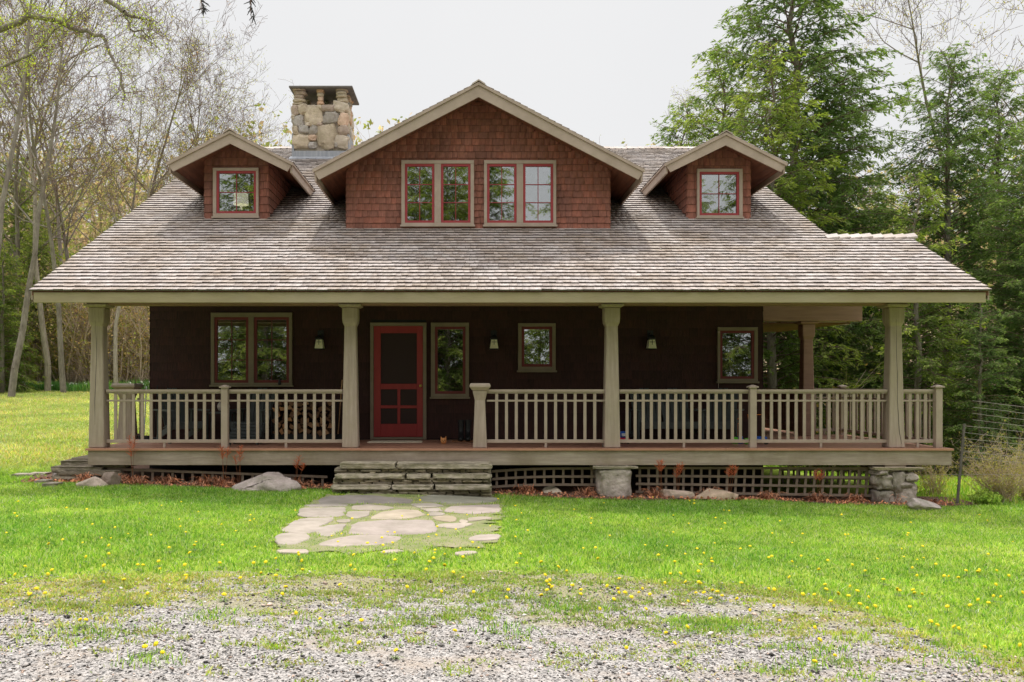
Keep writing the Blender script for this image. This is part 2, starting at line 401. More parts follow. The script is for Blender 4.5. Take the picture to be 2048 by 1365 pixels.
scene.cycles.diffuse_bounces = 3; scene.cycles.glossy_bounces = 3; scene.cycles.caustics_reflective = False; scene.cycles.caustics_refractive = False

# ------------------------------------------------------------------ ground
def axis(a, b, c0, c1, fine, coarse):
    xs = list(np.arange(c0, c1, fine)); s = coarse; x = c1; hi = []
    while x < b: hi.append(x); x += s; s *= 1.22
    hi.append(b); s = coarse; x = c0; lo = []
    while x > a: x -= s; s *= 1.22; lo.append(max(x, a))
    return np.array(sorted(set(lo+xs+hi)))
xs = axis(-400, 400, -26, 24, .4, .8); ys = axis(-120, 700, -4, 60, .4, .8)
GX, GY = np.meshgrid(xs, ys); GZ = hgt(GX, GY)
V = np.stack([GX.ravel(), GY.ravel(), GZ.ravel()], 1)
nx, ny = len(xs), len(ys); I = np.arange(nx*ny).reshape(ny, nx)
Fg = np.stack([I[:-1,:-1].ravel(), I[:-1,1:].ravel(), I[1:,1:].ravel(), I[1:,:-1].ravel()], 1)
tag(mesh_np('ground', V, Fg, M_GROUND, smooth=True), kind='structure')

# gravel edge as Y(x): polyline traced on the ground
edge_px = [(-500,1165),(0,1163),(300,1158),(600,1152),(900,1150),(1200,1158),(1400,1170),(1600,1190),(1760,1235),(1900,1290),(2048,1330),(2400,1420)]
edge = np.array([ground_px(*p) for p in edge_px])
edge = np.vstack([[-30, edge[0,1]], edge[np.argsort(edge[:,0])], [14, 3.0], [30, 1.0]])
def gravel_y(x): return np.interp(x, edge[:,0], edge[:,1])
gx = np.arange(-30, 30, .12)
ge = gravel_y(gx)+.14*np.sin(gx*2.1)+.09*np.sin(gx*5.3+1)+RNG.normal(0, .05, len(gx))
rows = np.linspace(0, 1, 260)
V = []
for t in rows: V.append(np.stack([gx, -40+(ge+40)*(t**.30), np.zeros_like(gx)], 1))
V = np.vstack(V); V[:,2] = hgt(V[:,0], V[:,1])+.012
V[:,2] += 0
I = np.arange(len(V)).reshape(len(rows), len(gx))
Fg = np.stack([I[:-1,:-1].ravel(), I[:-1,1:].ravel(), I[1:,1:].ravel(), I[1:,:-1].ravel()], 1)
gd = gravel_y(V[:,0])-V[:,1]
gt = np.clip(.62-gd*.42+.22*np.sin(V[:,0]*3.1+V[:,1]*2)*np.sin(V[:,1]*4.3), 0, 1); gt = np.where(gd < .1, 1, gt)
tag(mesh_np('gravel_drive', V, Fg, M_GRAVEL, smooth=True, tint=np.stack([gt]*3, 1)), kind='structure')

# garden bed strip along the porch
bx = np.arange(-7.1, 8.1, .15)
yb0 = 13.18+.10*np.sin(bx*1.7)+.05*np.sin(bx*4.1); V = np.vstack([np.stack([bx, yb0, hgt(bx, yb0)+.016], 1), np.stack([bx, yb0*0+14.2, hgt(bx, yb0*0+14.2)+.03], 1), np.stack([bx, yb0*0+17.0, hgt(bx, yb0*0+17)+.03], 1)])
n = len(bx); I = np.arange(3*n).reshape(3, n)
Fg = np.stack([I[:-1,:-1].ravel(), I[:-1,1:].ravel(), I[1:,1:].ravel(), I[1:,:-1].ravel()], 1)
bed_f = np.array([f for f in Fg if not (V[f[0],0] > 5.0 and f[0] >= n)])
tag(mesh_np('garden_bed', V, bed_f, M_MULCH), kind='structure')

# ------------------------------------------------------------------ grass blades
def blades(n, xr, yr, hmean, wid, seed, keep=None, tints=None, zoff=0, lean=.35, clump=True):
    rng = np.random.default_rng(seed)
    x = rng.uniform(xr[0], xr[1], n); y = rng.uniform(yr[0], yr[1], n)
    if keep is not None:
        k = keep(x, y, rng); x = x[k]; y = y[k]
    n = len(x)
    patch = .5+.5*np.sin(x*2.3+1.7*np.sin(y*1.9))*np.sin(y*2.9+1.3*np.sin(x*1.1))
    patch2 = .5+.5*np.sin(x*.9+2*np.sin(y*.55+1))*np.sin(y*1.1+.8)
    cl_ = .5+.5*np.sin(x*9.1+3*np.sin(y*7.3))*np.sin(y*10.7+2.5*np.sin(x*6.1)); h = hmean*rng.uniform(.4, 1.35, n)*(.65+.45*patch+.45*cl_**3)
    a = rng.uniform(0, 2*np.pi, n); ln = np.abs(rng.normal(0, lean, n))*h
    la = rng.uniform(0, 2*np.pi, n)
    z = hgt(x, y)+zoff-.005
    dx = np.cos(a)*wid*.5; dy = np.sin(a)*wid*.5
    tip = np.stack([x+np.cos(la)*ln, y+np.sin(la)*ln, z+h], 1)
    mid = np.stack([x+np.cos(la)*ln*.35, y+np.sin(la)*ln*.35, z+h*.6], 1)
    d = np.stack([dx, dy, 0*dx], 1)
    b = np.stack([x, y, z], 1)
    V = np.stack([b-d, b+d, mid+d*.7, mid-d*.7, tip], 1).reshape(-1, 3)
    o = (np.arange(n)*5)[:, None]
    T = np.concatenate([o+np.array([0,1,2]), o+np.array([0,2,3]), o+np.array([3,2,4])])
    tc = np.array(tints if tints is not None else [(1,1,1),(1.3,1.1,1.8),(.38,.55,.5),(1.6,1.2,3.2),(.65,.8,.7)])
    c = tc[rng.integers(len(tc), size=n)]*rng.uniform(.8, 1.2, n)[:, None]
    c = c*(1+.38*(patch2[:, None]-.4)*np.array([1.3,.7,.8]))*(.80+.35*cl_[:, None])
    dry = rng.random(n) < .05+.10*patch2**3
    c[dry] = np.array([2.2,1.35,8])*rng.uniform(.5,1.1,(dry.sum(),1))
    return V, T, np.repeat(c, 5, 0)
flag_polys = []
Z1 = 2.926
def zpoly(pts, k=Z1, ox=620, oy=870): return [(ox+x/k, oy+y/k) for x, y in pts]
FL = [
 ('wide dark flat slab against the stone steps on the left', zpoly([(50,385),(110,365),(330,360),(600,385),(590,408),(300,410),(60,415)]), (.72,.70,.70)),
 ('wide greenish slab against the stone steps on the right', zpoly([(640,370),(760,355),(1000,355),(1105,380),(1060,402),(820,410),(650,395)]), (.70,.74,.66)),
 ('large square pinkish slab on the left rim just below the dark slab', zpoly([(-60,440),(0,435),(210,432),(190,485),(0,490),(-70,480)]), (1,.95,.93)),
 ('narrow pale sliver stone between the second row slabs', zpoly([(245,425),(330,415),(500,432),(420,450),(260,448)]), (.98,.92,.86)),
 ('small square stone left of the pale half moon slab', zpoly([(220,458),(350,455),(340,485),(280,498),(215,490)]), (1.02,.97,.93)),
 ('pale tan half moon slab near the middle of the path', zpoly([(350,495),(400,465),(520,445),(640,450),(670,480),(560,500),(380,503)]), (1.15,1.06,.92)),
 ('thin pale stone just below the greenish slab', zpoly([(585,412),(730,410),(790,425),(640,435)]), (1,.97,.92)),
 ('broad pinkish slab on the right rim with a dark crack', zpoly([(790,440),(850,425),(1110,415),(1110,460),(960,472),(790,460)]), (1.04,.95,.95)),
 ('small flat stone beside the broad right rim slab', zpoly([(640,440),(750,437),(785,455),(690,460)]), (.98,.93,.9)),
 ('oval tan stone right of the half moon slab', zpoly([(715,492),(760,484),(840,485),(865,505),(820,520),(730,508)]), (1.18,1.05,.88)),
 ('long slab on the left rim below the square pinkish one', zpoly([(-60,500),(140,492),(120,520),(60,545),(-100,540)]), (1.02,.97,.94)),
 ('smallest square stone on the left half of the path', zpoly([(155,510),(230,503),(235,522),(165,525)]), (1.05,.99,.92)),
 ('kite shaped stone left of the largest slab', zpoly([(15,560),(140,535),(210,530),(200,560),(120,605),(60,600)]), (1.04,.99,.97)),
 ('largest pinkish grey slab at the centre of the path', zpoly([(225,575),(270,520),(420,507),(720,510),(735,540),(750,565),(700,585),(430,598),(230,590)]), (1,.93,.93)),
 ('pointed pale stone right of the largest slab', zpoly([(740,535),(870,525),(960,530),(870,560),(750,550)]), (1.1,1.03,.97)),
 ('thin stone half sunk in grass on the right rim', zpoly([(920,495),(1040,488),(1070,500),(930,515)]), (1.08,1,.9)),
 ('lone wedge slab near the bottom right of the path', zpoly([(920,620),(990,595),(1110,592),(1100,625),(960,632)]), (1.1,1.02,1)),
 ('long cracked slab below the largest slab', zpoly([(60,640),(230,600),(400,596),(540,607),(500,640),(420,655),(130,665),(50,660)]), (1.04,.97,.95)),
 ('small stone sunk in grass below the long cracked slab', zpoly([(420,690),(520,682),(560,695),(430,705)]), (1.1,1.02,.95)),
 ('rounded slab at the lower left corner of the path', [(x/2, 930+y/2) for x, y in [(1100,290),(1150,278),(1220,280),(1245,300),(1190,325),(1110,325)]], (1.02,.97,.93)),
 ('lowest stone on the left, nearly covered by grass', [(x/2, 930+y/2) for x, y in [(1105,350),(1230,345),(1235,362),(1120,360)]], (1.1,1.03,.97)),
 ('wide slab on the left rim under the dark slab', zpoly([(-40,420),(60,412),(230,416),(215,428),(0,430)]), (.95,.92,.9)),
 ('angular stone at the left rim between two larger slabs', [(560+x/2.438, 0) for x in []] or [(563,1066),(590,1044),(640,1050),(632,1068),(600,1072)], (1.04,.99,.95)),
 ('pale stone just right of the oval tan stone', zpoly([(880,505),(935,515),(900,530),(870,522)]), (1.1,1.02,.94)),
 ('lowest stone on the right among dandelions', zpoly([(840,702),(930,690),(990,700),(880,718)]), (1.12,1.05,1)),
 ('little stone wedged above the oval tan stone', zpoly([(690,465),(770,463),(780,480),(700,482)]), (1,.95,.92)),
]
FP = [(lab, [ground_px(*p) for p in poly], t) for lab, poly, t in FL]
def inpoly(x, y, poly, grow=0):
    c = np.zeros(len(x), bool); n = len(poly)
    for i in range(n):
        x0, y0 = poly[i]; x1, y1 = poly[(i+1) % n]
        cond = ((y0 > y) != (y1 > y)) & (x < (x1-x0)*(y-y0)/(y1-y0+1e-12)+x0)
        c ^= cond
    return c
path_hull = [ground_px(*p) for p in [(655,990),(990,988),(1005,1010),(1003,1090),(950,1102),(780,1106),(545,1106),(548,1075),(590,1035),(620,1005)]]
def keep_lawn(x, y, rng):
    k = y > gravel_y(x)+.08-rng.exponential(.36, len(x))*(1+.8*np.sin(x*2.3+np.sin(x*5)))
    k &= y < 13.22+.1*np.sin(x*1.7)+rng.normal(0, .05, len(x)) + np.where((x < -7.2) | (x > 8.2), 5, 0)
    ip = inpoly(x, y, path_hull)
    thin = ip & (rng.random(len(x)) > np.where(y < 9.7, .5, .10))
    k &= ~thin
    for _, poly, _t in FP: k &= ~inpoly(x, y, poly)
    bare = (np.abs(x+4.85) < .5) & (np.abs(y-10.6) < .22); k &= ~(bare & (rng.random(len(x)) < .85))
    dist = y-gravel_y(x)
    k &= ~((dist < .8) & (rng.random(len(x)) > .35+.65*np.clip(dist/.8, 0, 1)))
    return k
nb = NB()
V, T, C = blades(680000, (-9.5, 9.8), (5.0, 14.5), .040, .0095, 1, keep_lawn, lean=.8); nb.add(V, T, C)
# left meadow rising behind, paler
mt = [(1.6,1.1,2.6),(2.0,1.2,4.2),(1.2,1.0,1.4),(2.1,1.3,5.5),(2.0,.95,4)]
def keep_left(x, y, rng):
    k = (x < -6.9-(y-14)*0.0) & (x > -6.5-(y-13)*.75-3) & (y > 13.2)
    k &= (y < 42)
    return k
V, T, C = blades(330000, (-34, -6.3), (13.2, 42), .07, .024, 2, keep_left, mt, lean=1.0); 
nearer = np.clip((16.5-V[:,1])/3, 0, 1)[:, None]; C = C*(1-nearer)+nearer*np.array([1,1,1]); nb.add(V, T, C)
# right and beyond the porch
def keep_right(x, y, rng): return (x > 7.6+(y-13)*.0) & (rng.random(len(x)) < .8)
V, T, C = blades(60000, (7.4, 16), (13.2, 30), .09, .018, 3, keep_right, [(1,1,1),(.8,.85,.8),(1.7,1.05,2)]); nb.add(V, T, C)
# joints of the path
def keep_join(x, y, rng):
    k = inpoly(x, y, path_hull)
    for _, poly, _t in FP: k &= ~inpoly(x, y, poly)
    return k & (rng.random(len(x)) < .7)
V, T, C = blades(70000, (-3.2, 1.2), (8.5, 13.3), .022, .012, 4, keep_join, [(1.3,.95,1.4),(.9,.8,.9),(1.6,1,2)]); nb.add(V, T, C)
tag(nb.build('grass', M_GRASS), 'bright green lawn grass growing around the house and up the slope', 'grass', kind='stuff')

# tufts and weeds on the gravel
nb = NB(); rng = np.random.default_rng(21)
def tuft(x, y, r, n, h, wid=.009, tints=None):
    def keep(a, b, g): return ((a-x)**2+(b-y)**2*3 < (r*g.uniform(.2, 1, len(a)))**2)
    V, T, C = blades(n, (x-r, x+r), (y-r, y+r), h, wid, rng.integers(1e6), keep, tints, .012, lean=.9); nb.add(V, T, C)
for px, py, r, n in [(120,1275,.45,900),(205,1270,.35,600),(300,1330,.28,500),(400,1240,.22,400),(460,1232,.3,600),(590,1105+125,.12,200),(620,1245,.25,300),(1420,1258,.42,2600),(1395,1250,.3,900),(1640,1330,.3,900),(1700,1285,.18,400),(1560,1300,.22,400),(1890,1295,.14,500),(1660,1305,.3,500),(1530,1345,.22,300),(800,1250,.3,300),(1370,1315,.15,200),(1010,1265,.3,500),(1110,1225,.3,500),(90,1215,.3,300),(1730,1360,.2,300),(1905,1330,.35,500),(1980,1318,.4,900)]:
    x, y = ground_px(px, py); tuft(x, y, r, n, .045)
for i in range(6200):
    x = rng.uniform(-6, 6.8); d = abs(rng.normal(0, .85 if x < -1.5 else 1.25))+.0
    if .5+.5*math.sin(x*2.2+1.3*math.sin(d*5+x))*math.sin(d*6+x*1.3) < rng.random()*.75: continue
    y = float(gravel_y(x))-d+.1
    if y < 4.5: continue
    r_ = rng.uniform(.03, .15); tuft(x, y, r_, int(r_*r_*12000*rng.uniform(.4,1.2))+12, .026, .011, [(1.25,.95,1.5),(.8,.7,.8),(1.8,1.2,3),(1.2,.65,1.8),(.9,.95,.8),(2.0,1.1,5)])
for i in range(420):
    x = rng.uniform(-6, 6.8); y = rng.uniform(4.3, 7.6)
    if y > gravel_y(x): continue
    tuft(x, y, rng.uniform(.02, .07), int(rng.integers(8, 30)), .022, .009, [(1.1,.8,1.3),(.7,.6,.8),(1.8,.9,2.6)])
tag(nb.build('weeds', M_GRASS), 'low weeds and grass tufts sprouting through the gravel', 'weeds', kind='stuff')

# loose gravel
rng = np.random.default_rng(5)
n = 120000
x = rng.uniform(-6.5, 7.5, n); y = 4.0+(rng.random(n)**1.15)*4.2
k = (y < gravel_y(x)+rng.normal(0, .15, n)); x = x[k]; y = y[k]; n = len(x)
pn = .5+.5*np.sin(x*1.9+2*np.sin(y*2.3))*np.sin(y*2.7+x*.8)
k = rng.random(n) < .45+.55*pn; x = x[k]; y = y[k]; n = len(x)
s = np.exp(rng.normal(-5.2, .45, n)); s = np.clip(s, .0025, .026)
oct_ = np.array([(1,0,0),(0,1,0),(-1,0,0),(0,-1,0),(0,0,1),(0,0,-1)], float)
th = rng.uniform(0, 6.28, n); c, sn = np.cos(th), np.sin(th)
vv = oct_[None]*(1+rng.uniform(-.35, .35, (n, 6, 1)))*np.stack([s*1.25, s, s*.55], 1)[:, None, :]
tl = rng.normal(0, .3, n)
X = vv[...,0]*c[:,None]-vv[...,1]*sn[:,None]; Y = vv[...,0]*sn[:,None]+vv[...,1]*c[:,None]; Zz = vv[...,2]+X*tl[:,None]
V = np.stack([X+x[:,None], Y+y[:,None], Zz+(hgt(x, y)+.013+s*.2)[:,None]], -1).reshape(-1, 3)
of = np.array([(0,1,4),(1,2,4),(2,3,4),(3,0,4),(1,0,5),(2,1,5),(3,2,5),(0,3,5)])
Tr = ((np.arange(n)*6)[:,None,None]+of[None]).reshape(-1, 3)
g = rng.choice([.10,.3,.8,1.15,1.5,1.9], n, p=[.20,.15,.20,.20,.15,.10])[:, None]*np.array([1,1,1.02])*rng.uniform(.9,1.1,(n,1))
wr = rng.random(n) < .12; g[wr] = g[wr]*np.array([1.15,.92,.78])
tag(mesh_np('gravel', V, Tr, M_PEB, tint=np.repeat(g, 6, 0)), 'loose grey crushed stone scattered over the drive', 'gravel', kind='stuff')

cxh = sum(p[0] for p in path_hull)/len(path_hull); cyh = sum(p[1] for p in path_hull)/len(path_hull)
rng = np.random.default_rng(55); pp = []
for j in range(len(path_hull)):
    a = Vector(path_hull[j]); b = Vector(path_hull[(j+1) % len(path_hull)]); m = max(2, int((b-a).length/.12))
    for q in range(m):
        p = a.lerp(b, q/m); d = (p-Vector((cxh, cyh))).normalized(); pp.append(p+d*(rng.normal(0,.09)-.07))
m = len(pp); V = [(cxh, cyh, H(cxh, cyh)+.014)]
for t in (.5, 1.0): V += [(cxh+(p.x-cxh)*t, cyh+(p.y-cyh)*t, H(cxh+(p.x-cxh)*t, cyh+(p.y-cyh)*t)+.014) for p in pp]
Fp = [(0,1+j,1+(j+1)%m) for j in range(m)]+[(1+j,1+m+j,1+m+(j+1)%m) for j in range(m)]+[(1+j,1+m+(j+1)%m,1+(j+1)%m) for j in range(m)]
tag(mesh_np('path', np.array(V), np.array(Fp), M_PATH), kind='structure')
# flagstones
for i, (lab, poly, t) in enumerate(FP):
    rng = np.random.default_rng(100+i)
    cx = sum(p[0] for p in poly)/len(poly); cy = sum(p[1] for p in poly)/len(poly); n = len(poly)
    pts = []
    for j in range(n):
        a = Vector(poly[j]); b = Vector(poly[(j+1) % n]); L = (b-a).length; m = max(2, int(L/.09))
        for q in range(m):
            p = a.lerp(b, q/m); off = 0 if q == 0 else rng.normal(0, .011)
            d = (Vector((cx, cy))-p).normalized(); pts.append(p+d*(off-.010+(.022 if q == 0 else 0)))
    mb = MB(); mb.tc = t; z0 = H(cx, cy)
    m = len(pts); top = [(p.x, p.y, H(p.x, p.y)+.016) for p in pts]; inn = [(p.x+(cx-p.x)*.04, p.y+(cy-p.y)*.04, H(p.x, p.y)+.024+rng.normal(0,.001)) for p in pts]
    bot = [(p.x, p.y, H(p.x, p.y)-.05) for p in pts]
    mb.add(bot+top+inn+[(cx, cy, z0+.028)], [(j,(j+1)%m,(j+1)%m+m,j+m) for j in range(m)]+[(j+m,(j+1)%m+m,(j+1)%m+2*m,j+2*m) for j in range(m)]+[(j+2*m,(j+1)%m+2*m,3*m) for j in range(m)])
    tag(mb.build('flagstone', M_FLAG), lab, 'flagstone', 'flagstones of the path')

# ------------------------------------------------------------------ HOUSE
HX0, HX1, HYF = -5.84, 5.43, 15.64
RX0, RX1, RXE = -6.69, 6.57, 8.0
EY, EZ, SL = 12.95, 3.18, .505
RY = 22.5; RZ = EZ+SL*(RY-EY)
def roofz(y): return EZ+SL*(y-EY)
house = empty('house', (0, 20, 0), 'brown shingled cottage with grey shake roof, three front dormers and full width porch', 'house')
# parts keep world coordinates: offset the root back
class OffsetParent: pass
def hp(o):  # attach a finished object to the house without moving it
    o.parent = house; o.matrix_parent_inverse = Matrix.Translation((0,-20,0)); return o
def hpart(mb, name, mat, **kw): return hp(mb.build(name, mat, None, **kw))

# --- front slope
c27, s27 = 1/math.hypot(1, SL), SL/math.hypot(1, SL)
VL = math.hypot(RY-EY, RZ-EZ)
ext_v = math.hypot(15.4-EY, roofz(15.4)-EZ)
D = [  # dormers: centre x, wall half width, wall Y, rake Y, apex z, half span, gable slope
 dict(c=.20, hw=2.475, wy=15.9, ry=15.3, az=7.14, hs=2.96, sl=.527),
 dict(c=-4.485, hw=.63, wy=16.5, ry=16.05, az=6.49, hs=1.165, sl=.507),
 dict(c=4.88, hw=.62, wy=16.5, ry=16.05, az=6.46, hs=1.13, sl=.507)]
roof_t = np.array([(1,1,1),(1.06,1.05,1.06),(.92,.90,.91),(.95,.91,.87),(1.14,1.13,1.14),(.82,.78,.76),(1.02,.98,.96)])
def front_iv(v):
    y = EY+v*c27
    iv = [(RX0+RNG.uniform(-.012,.012), (RXE if v < ext_v else RX1)+RNG.uniform(-.012,.012))]
    return sub_iv(iv, [(d['c']-d['hw']+.02, d['c']+d['hw']-.02) for d in D if y > d['wy'] and y < d['wy']+2.2+ (2 if d['hw'] > 1 else 0)])
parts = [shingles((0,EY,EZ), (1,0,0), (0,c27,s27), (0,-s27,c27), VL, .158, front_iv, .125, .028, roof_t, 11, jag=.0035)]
# back slope + extension back slope
parts.append(shingles((0,2*RY-EY,EZ), (-1,0,0), (0,-c27,s27), (0,s27,c27), VL, .3, lambda v: [(-RX1, -RX0)], .3, .019, roof_t, 12))
parts.append(shingles((0,2*15.4-EY,EZ), (-1,0,0), (0,-c27,s27), (0,s27,c27), ext_v, .158, lambda v: [(-RXE, -RX1)], .13, .019, roof_t, 13))
for d in D:   # dormer roofs
    cc = 1/math.hypot(1, d['sl']); ss = d['sl']*cc
    ez = d['az']-d['sl']*d['hs']; L = d['hs']/cc
    yb = EY+(d['az']-EZ)/SL+.1
    for sg in (-1, 1):
        def iv(v, d=d, sg=sg, ez=ez, ss=ss):
            z = ez+v*ss; ye = EY+(z-EZ)/SL+.12
            a, b = d['ry']-.02, ye
            return [(a, b)] if sg < 0 else [(-b, -a)]
        parts.append(shingles((d['c']+sg*d['hs'], 0, ez), (0, -sg*1.0, 0) if sg > 0 else (0,1,0), (-sg*cc, 0, ss), (sg*ss, 0, cc), L, .14, iv, .12, .017, roof_t, 20+sg+int(d['c']), lift=.052))
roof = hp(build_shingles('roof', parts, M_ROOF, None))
# ridge caps
mb = MB()
x = RX0
while x < RX1:
    mb.tc = tuple(roof_t[random.randrange(7)]); t = random.uniform(.0,.012)
    if True:
        for sg in (-1, 1):
            a = [(x, RY+sg*.13, RZ+.015-.13*SL), (x+.2, RY+sg*.13, RZ+.012-.13*SL), (x+.2, RY, RZ+.02), (x, RY, RZ+.03)]
            b = [(p[0], p[1], p[2]+.02+t) for p in a]; mb.hexa(a, b)
    x += .16
hpart(mb, 'ridge_cap', M_ROOF); mb = MB()
x = RX1-.1
while x < RXE-.05:
    mb.tc = tuple(roof_t[random.randrange(7)]); t = random.uniform(0,.01); zr = roofz(15.4)
    for sg in (-1, 1):
        a = [(x, 15.4+sg*.13, zr+.01-.13*SL), (x+.22, 15.4+sg*.13, zr+.035-.13*SL), (x+.22, 15.4, zr+.05), (x, 15.4, zr+.02)]
        mb.hexa(a, [(p[0], p[1], p[2]+.025+t) for p in a])
    x += .2
hpart(mb, 'ridge_cap', M_ROOF)
for d in D:
    mb = MB(); y = d['ry']-.04
    while y < EY+(d['az']-EZ)/SL:
        mb.tc = tuple(roof_t[random.randrange(7)]); t = random.uniform(0,.008)
        for sg in (-1, 1):
            a = [(d['c']+sg*.12, y, d['az']+.062-.12*d['sl']), (d['c']+sg*.12, y+.2, d['az']+.055-.12*d['sl']), (d['c'], y+.2, d['az']+.066), (d['c'], y, d['az']+.075)]
            mb.hexa(a, [(p[0], p[1], p[2]+.022+t) for p in a])
        y += .16
    hpart(mb, 'ridge_cap', M_ROOF)
# roof boards under the shingles (soffit side)
mb = MB()
def slab_y(mb, x0, x1, y0, y1, z_of, t, lift=-.004):
    a = [(x0,y0,z_of(y0)-t),(x1,y0,z_of(y0)-t),(x1,y1,z_of(y1)-t),(x0,y1,z_of(y1)-t)]
    b = [(p[0],p[1],p[2]+t+lift) for p in a]; mb.hexa(a, b)
slab_y(mb, RX0+.03, RX1-.03, EY+.05, RY, roofz, .09)
slab_y(mb, RX1-.028, RXE-.03, EY+.05, 15.4, roofz, .09)
slab_y(mb, RX1-.028, RXE-.03, 15.402, 2*15.4-EY-.05, lambda y: roofz(2*15.4-y), .09)
slab_y(mb, RX0+.03, RX1-.03, RY+.002, 2*RY-EY-.05, lambda y: roofz(2*RY-y), .09)
hpart(mb, 'roof_boards', M_SOFF)
# eave fascia + rake boards
mb = MB()
mb.box(RX0+.06, RXE-.08, EY+.035, EY+.075, 3.005, 3.165)
hpart(mb, 'eave_fascia', M_FASC, bevel=.004)
mb = MB()
def rake(mb, x0, x1, y0, y1, zf, w):
    a = [(x0,y0,zf(y0)-w),(x1,y0,zf(y0)-w),(x1,y1,zf(y1)-w),(x0,y1,zf(y1)-w)]
    mb.hexa(a, [(p[0],p[1],p[2]+w-.006) for p in a])
rake(mb, RX0+.0, RX0+.028, EY+.08, RY, roofz, .17); rake(mb, RX0, RX0+.028, RY+.003, 2*RY-EY, lambda y: roofz(2*RY-y), .17)
hpart(mb, 'rake_board', M_TRIM); mb = MB()
rake(mb, RX1-.026, RX1+.002, 15.45, RY, roofz, .17); rake(mb, RX1-.026, RX1+.002, RY+.003, 2*RY-EY, lambda y: roofz(2*RY-y), .17)
hpart(mb, 'rake_board', M_TRIM); mb = MB()
rake(mb, RXE-.028, RXE, EY+.08, 15.4, roofz, .17); rake(mb, RXE-.028, RXE, 15.403, 2*15.4-EY, lambda y: roofz(2*15.4-y), .17)
hpart(mb, 'rake_board', M_TRIM)
# porch beam behind the fascia and porch ceiling
mb = MB(); mb.box(-6.1, 7.05, 13.62, 13.84, 3.03, 3.30);
hpart(mb, 'porch_beam', M_BEAM)
mb = MB(); mb.box(5.46, 7.72, 16.62, 16.84, 3.0, 3.35)
hpart(mb, 'rear_beam', M_BEAM, bevel=.005)
mb = MB()
for i in range(22):
    y = 16.86+i*.12; mb.tc = (1,1,1)
    mb.box(5.46, 7.6-i*.02, y, y+.112, 2.965, 2.985)
hpart(mb, 'rear_soffit', M_SOFF)
mb = MB(); yb = 2*15.4-EY
mb.box(RX1, RXE-.05, yb-.05, yb-.01, 3.0, 3.16); hpart(mb, 'rear_fascia', M_TRIM)

# --- windows
windows = []
HOLES = {'front': [], 0: [], 1: [], 2: []}
def window(wall, yf, X0, X1, Z0, Z1, sashes, bars=(2,3), cw=.075, blind=None, sill=True, redw=.045, label=None):
    """casing outer X0..X1,Z0..Z1; sashes = [(x0,x1,z0,z1)] outer red sash"""
    mb = MB(); yy = yf-.05
    xs = sorted([X0]+[v for s_ in sashes for v in s_[:2]]+[X1]); z0, z1 = sashes[0][2], sashes[0][3]
    for i in range(0, len(xs), 2): mb.box(xs[i], xs[i+1], yy, yf+.02, z0, z1)
    mb.box(X0, X1, yy-.002, yf+.02, z1, Z1); mb.box(X0-.0, X1+.0, yy-.002, yf+.02, Z0+.035 if sill else Z0, z0)
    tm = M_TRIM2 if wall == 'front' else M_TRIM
    cas = hpart(mb, 'window', tm, bevel=.004)
    if label: cas['label'] = label
    if sill:
        mb = MB(); mb.box(X0-.02, X1+.02, yy-.03, yf+.02, Z0-.0, Z0+.034); mb.build('sill', tm, cas, bevel=.004).matrix_parent_inverse = Matrix()
    for (a, b, z0, z1) in sashes:
        HOLES[wall].append((a+.01, b-.01, z0+.01, z1-.01))
        mb = MB(); r = redw; y0, y1 = yf-.035, yf+.012
        mb.box(a, a+r, y0, y1, z0, z1); mb.box(b-r, b, y0, y1, z0, z1); mb.box(a+r, b-r, y0, y1, z1-r, z1); mb.box(a+r, b-r, y0, y1, z0, z0+r)
        nx_, nz_ = bars; mw = .012
        for i in range(1, nx_):
            x = a+r+(b-a-2*r)*i/nx_; mb.box(x-mw/2, x+mw/2, yf-.022, yf-.006, z0+r, z1-r)
        for i in range(1, nz_):
            z = z0+r+(z1-z0-2*r)*i/nz_; mb.box(a+r, b-r, yf-.024, yf-.005, z-mw/2, z+mw/2)
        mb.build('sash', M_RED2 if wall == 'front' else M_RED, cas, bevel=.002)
        mb = MB(); mb.box(a+r-.004, b-r+.004, yf-.004, yf, z0+r-.004, z1-r+.004); mb.build('pane', M_GLASS, cas)
        if blind:
            mb = MB(); zb = z1-(z1-z0)*blind; mb.box(a+.02, b-.02, yf+.06, yf+.065, zb, z1); mb.build('blind', M_CURT, cas)
    return cas
def W(wall, yf, cx0, cx1, cy0, cy1, sashes, **kw):
    return window(wall, yf, PX(cx0, yf), PX(cx1, yf), PZ(cy1, yf), PZ(cy0, yf), [(PX(a, yf), PX(b, yf), PZ(d_, yf), PZ(c_, yf)) for a, b, c_, d_ in sashes], **kw)
yf = HYF
W('front', yf, 423, 585, 626, 774, [(430,498,635,766),(509,579,635,766)], bars=(2,3), blind=.22, redw=.05, label='wide double window on the porch with cream blinds half drawn')
W('front', yf, 862, 938, 646, 798, [(870,931,654,788)], bars=(1,1), redw=.05, label='tall narrow window just right of the red door')
W('front', yf, 1036, 1111, 647, 745, [(1043,1104,654,734)], bars=(1,1), redw=.05, label='small square porch window between two wall lanterns')
W('front', yf, 1434, 1514, 655, 767, [(1439,1507,662,758)], bars=(1,1), redw=.045, label='rightmost porch window near the house corner')
yf = D[0]['wy']
W(0, yf, 803, 948, 322, 455, [(810,869,329,447),(882,941,329,447)], label='left pair of windows in the large centre dormer')
W(0, yf, 968, 1112, 322, 455, [(974,1033,329,447),(1046,1106,329,447)], label='right pair of windows in the large centre dormer')
yf = D[1]['wy']
W(1, yf, 427, 518, 337, 438, [(434,513,343,428)], bars=(2,2), label='left dormer window with a white lampshade behind the glass')
W(2, yf, 1393, 1484, 339, 439, [(1398,1477,345,432)], bars=(2,2), label='right dormer window')

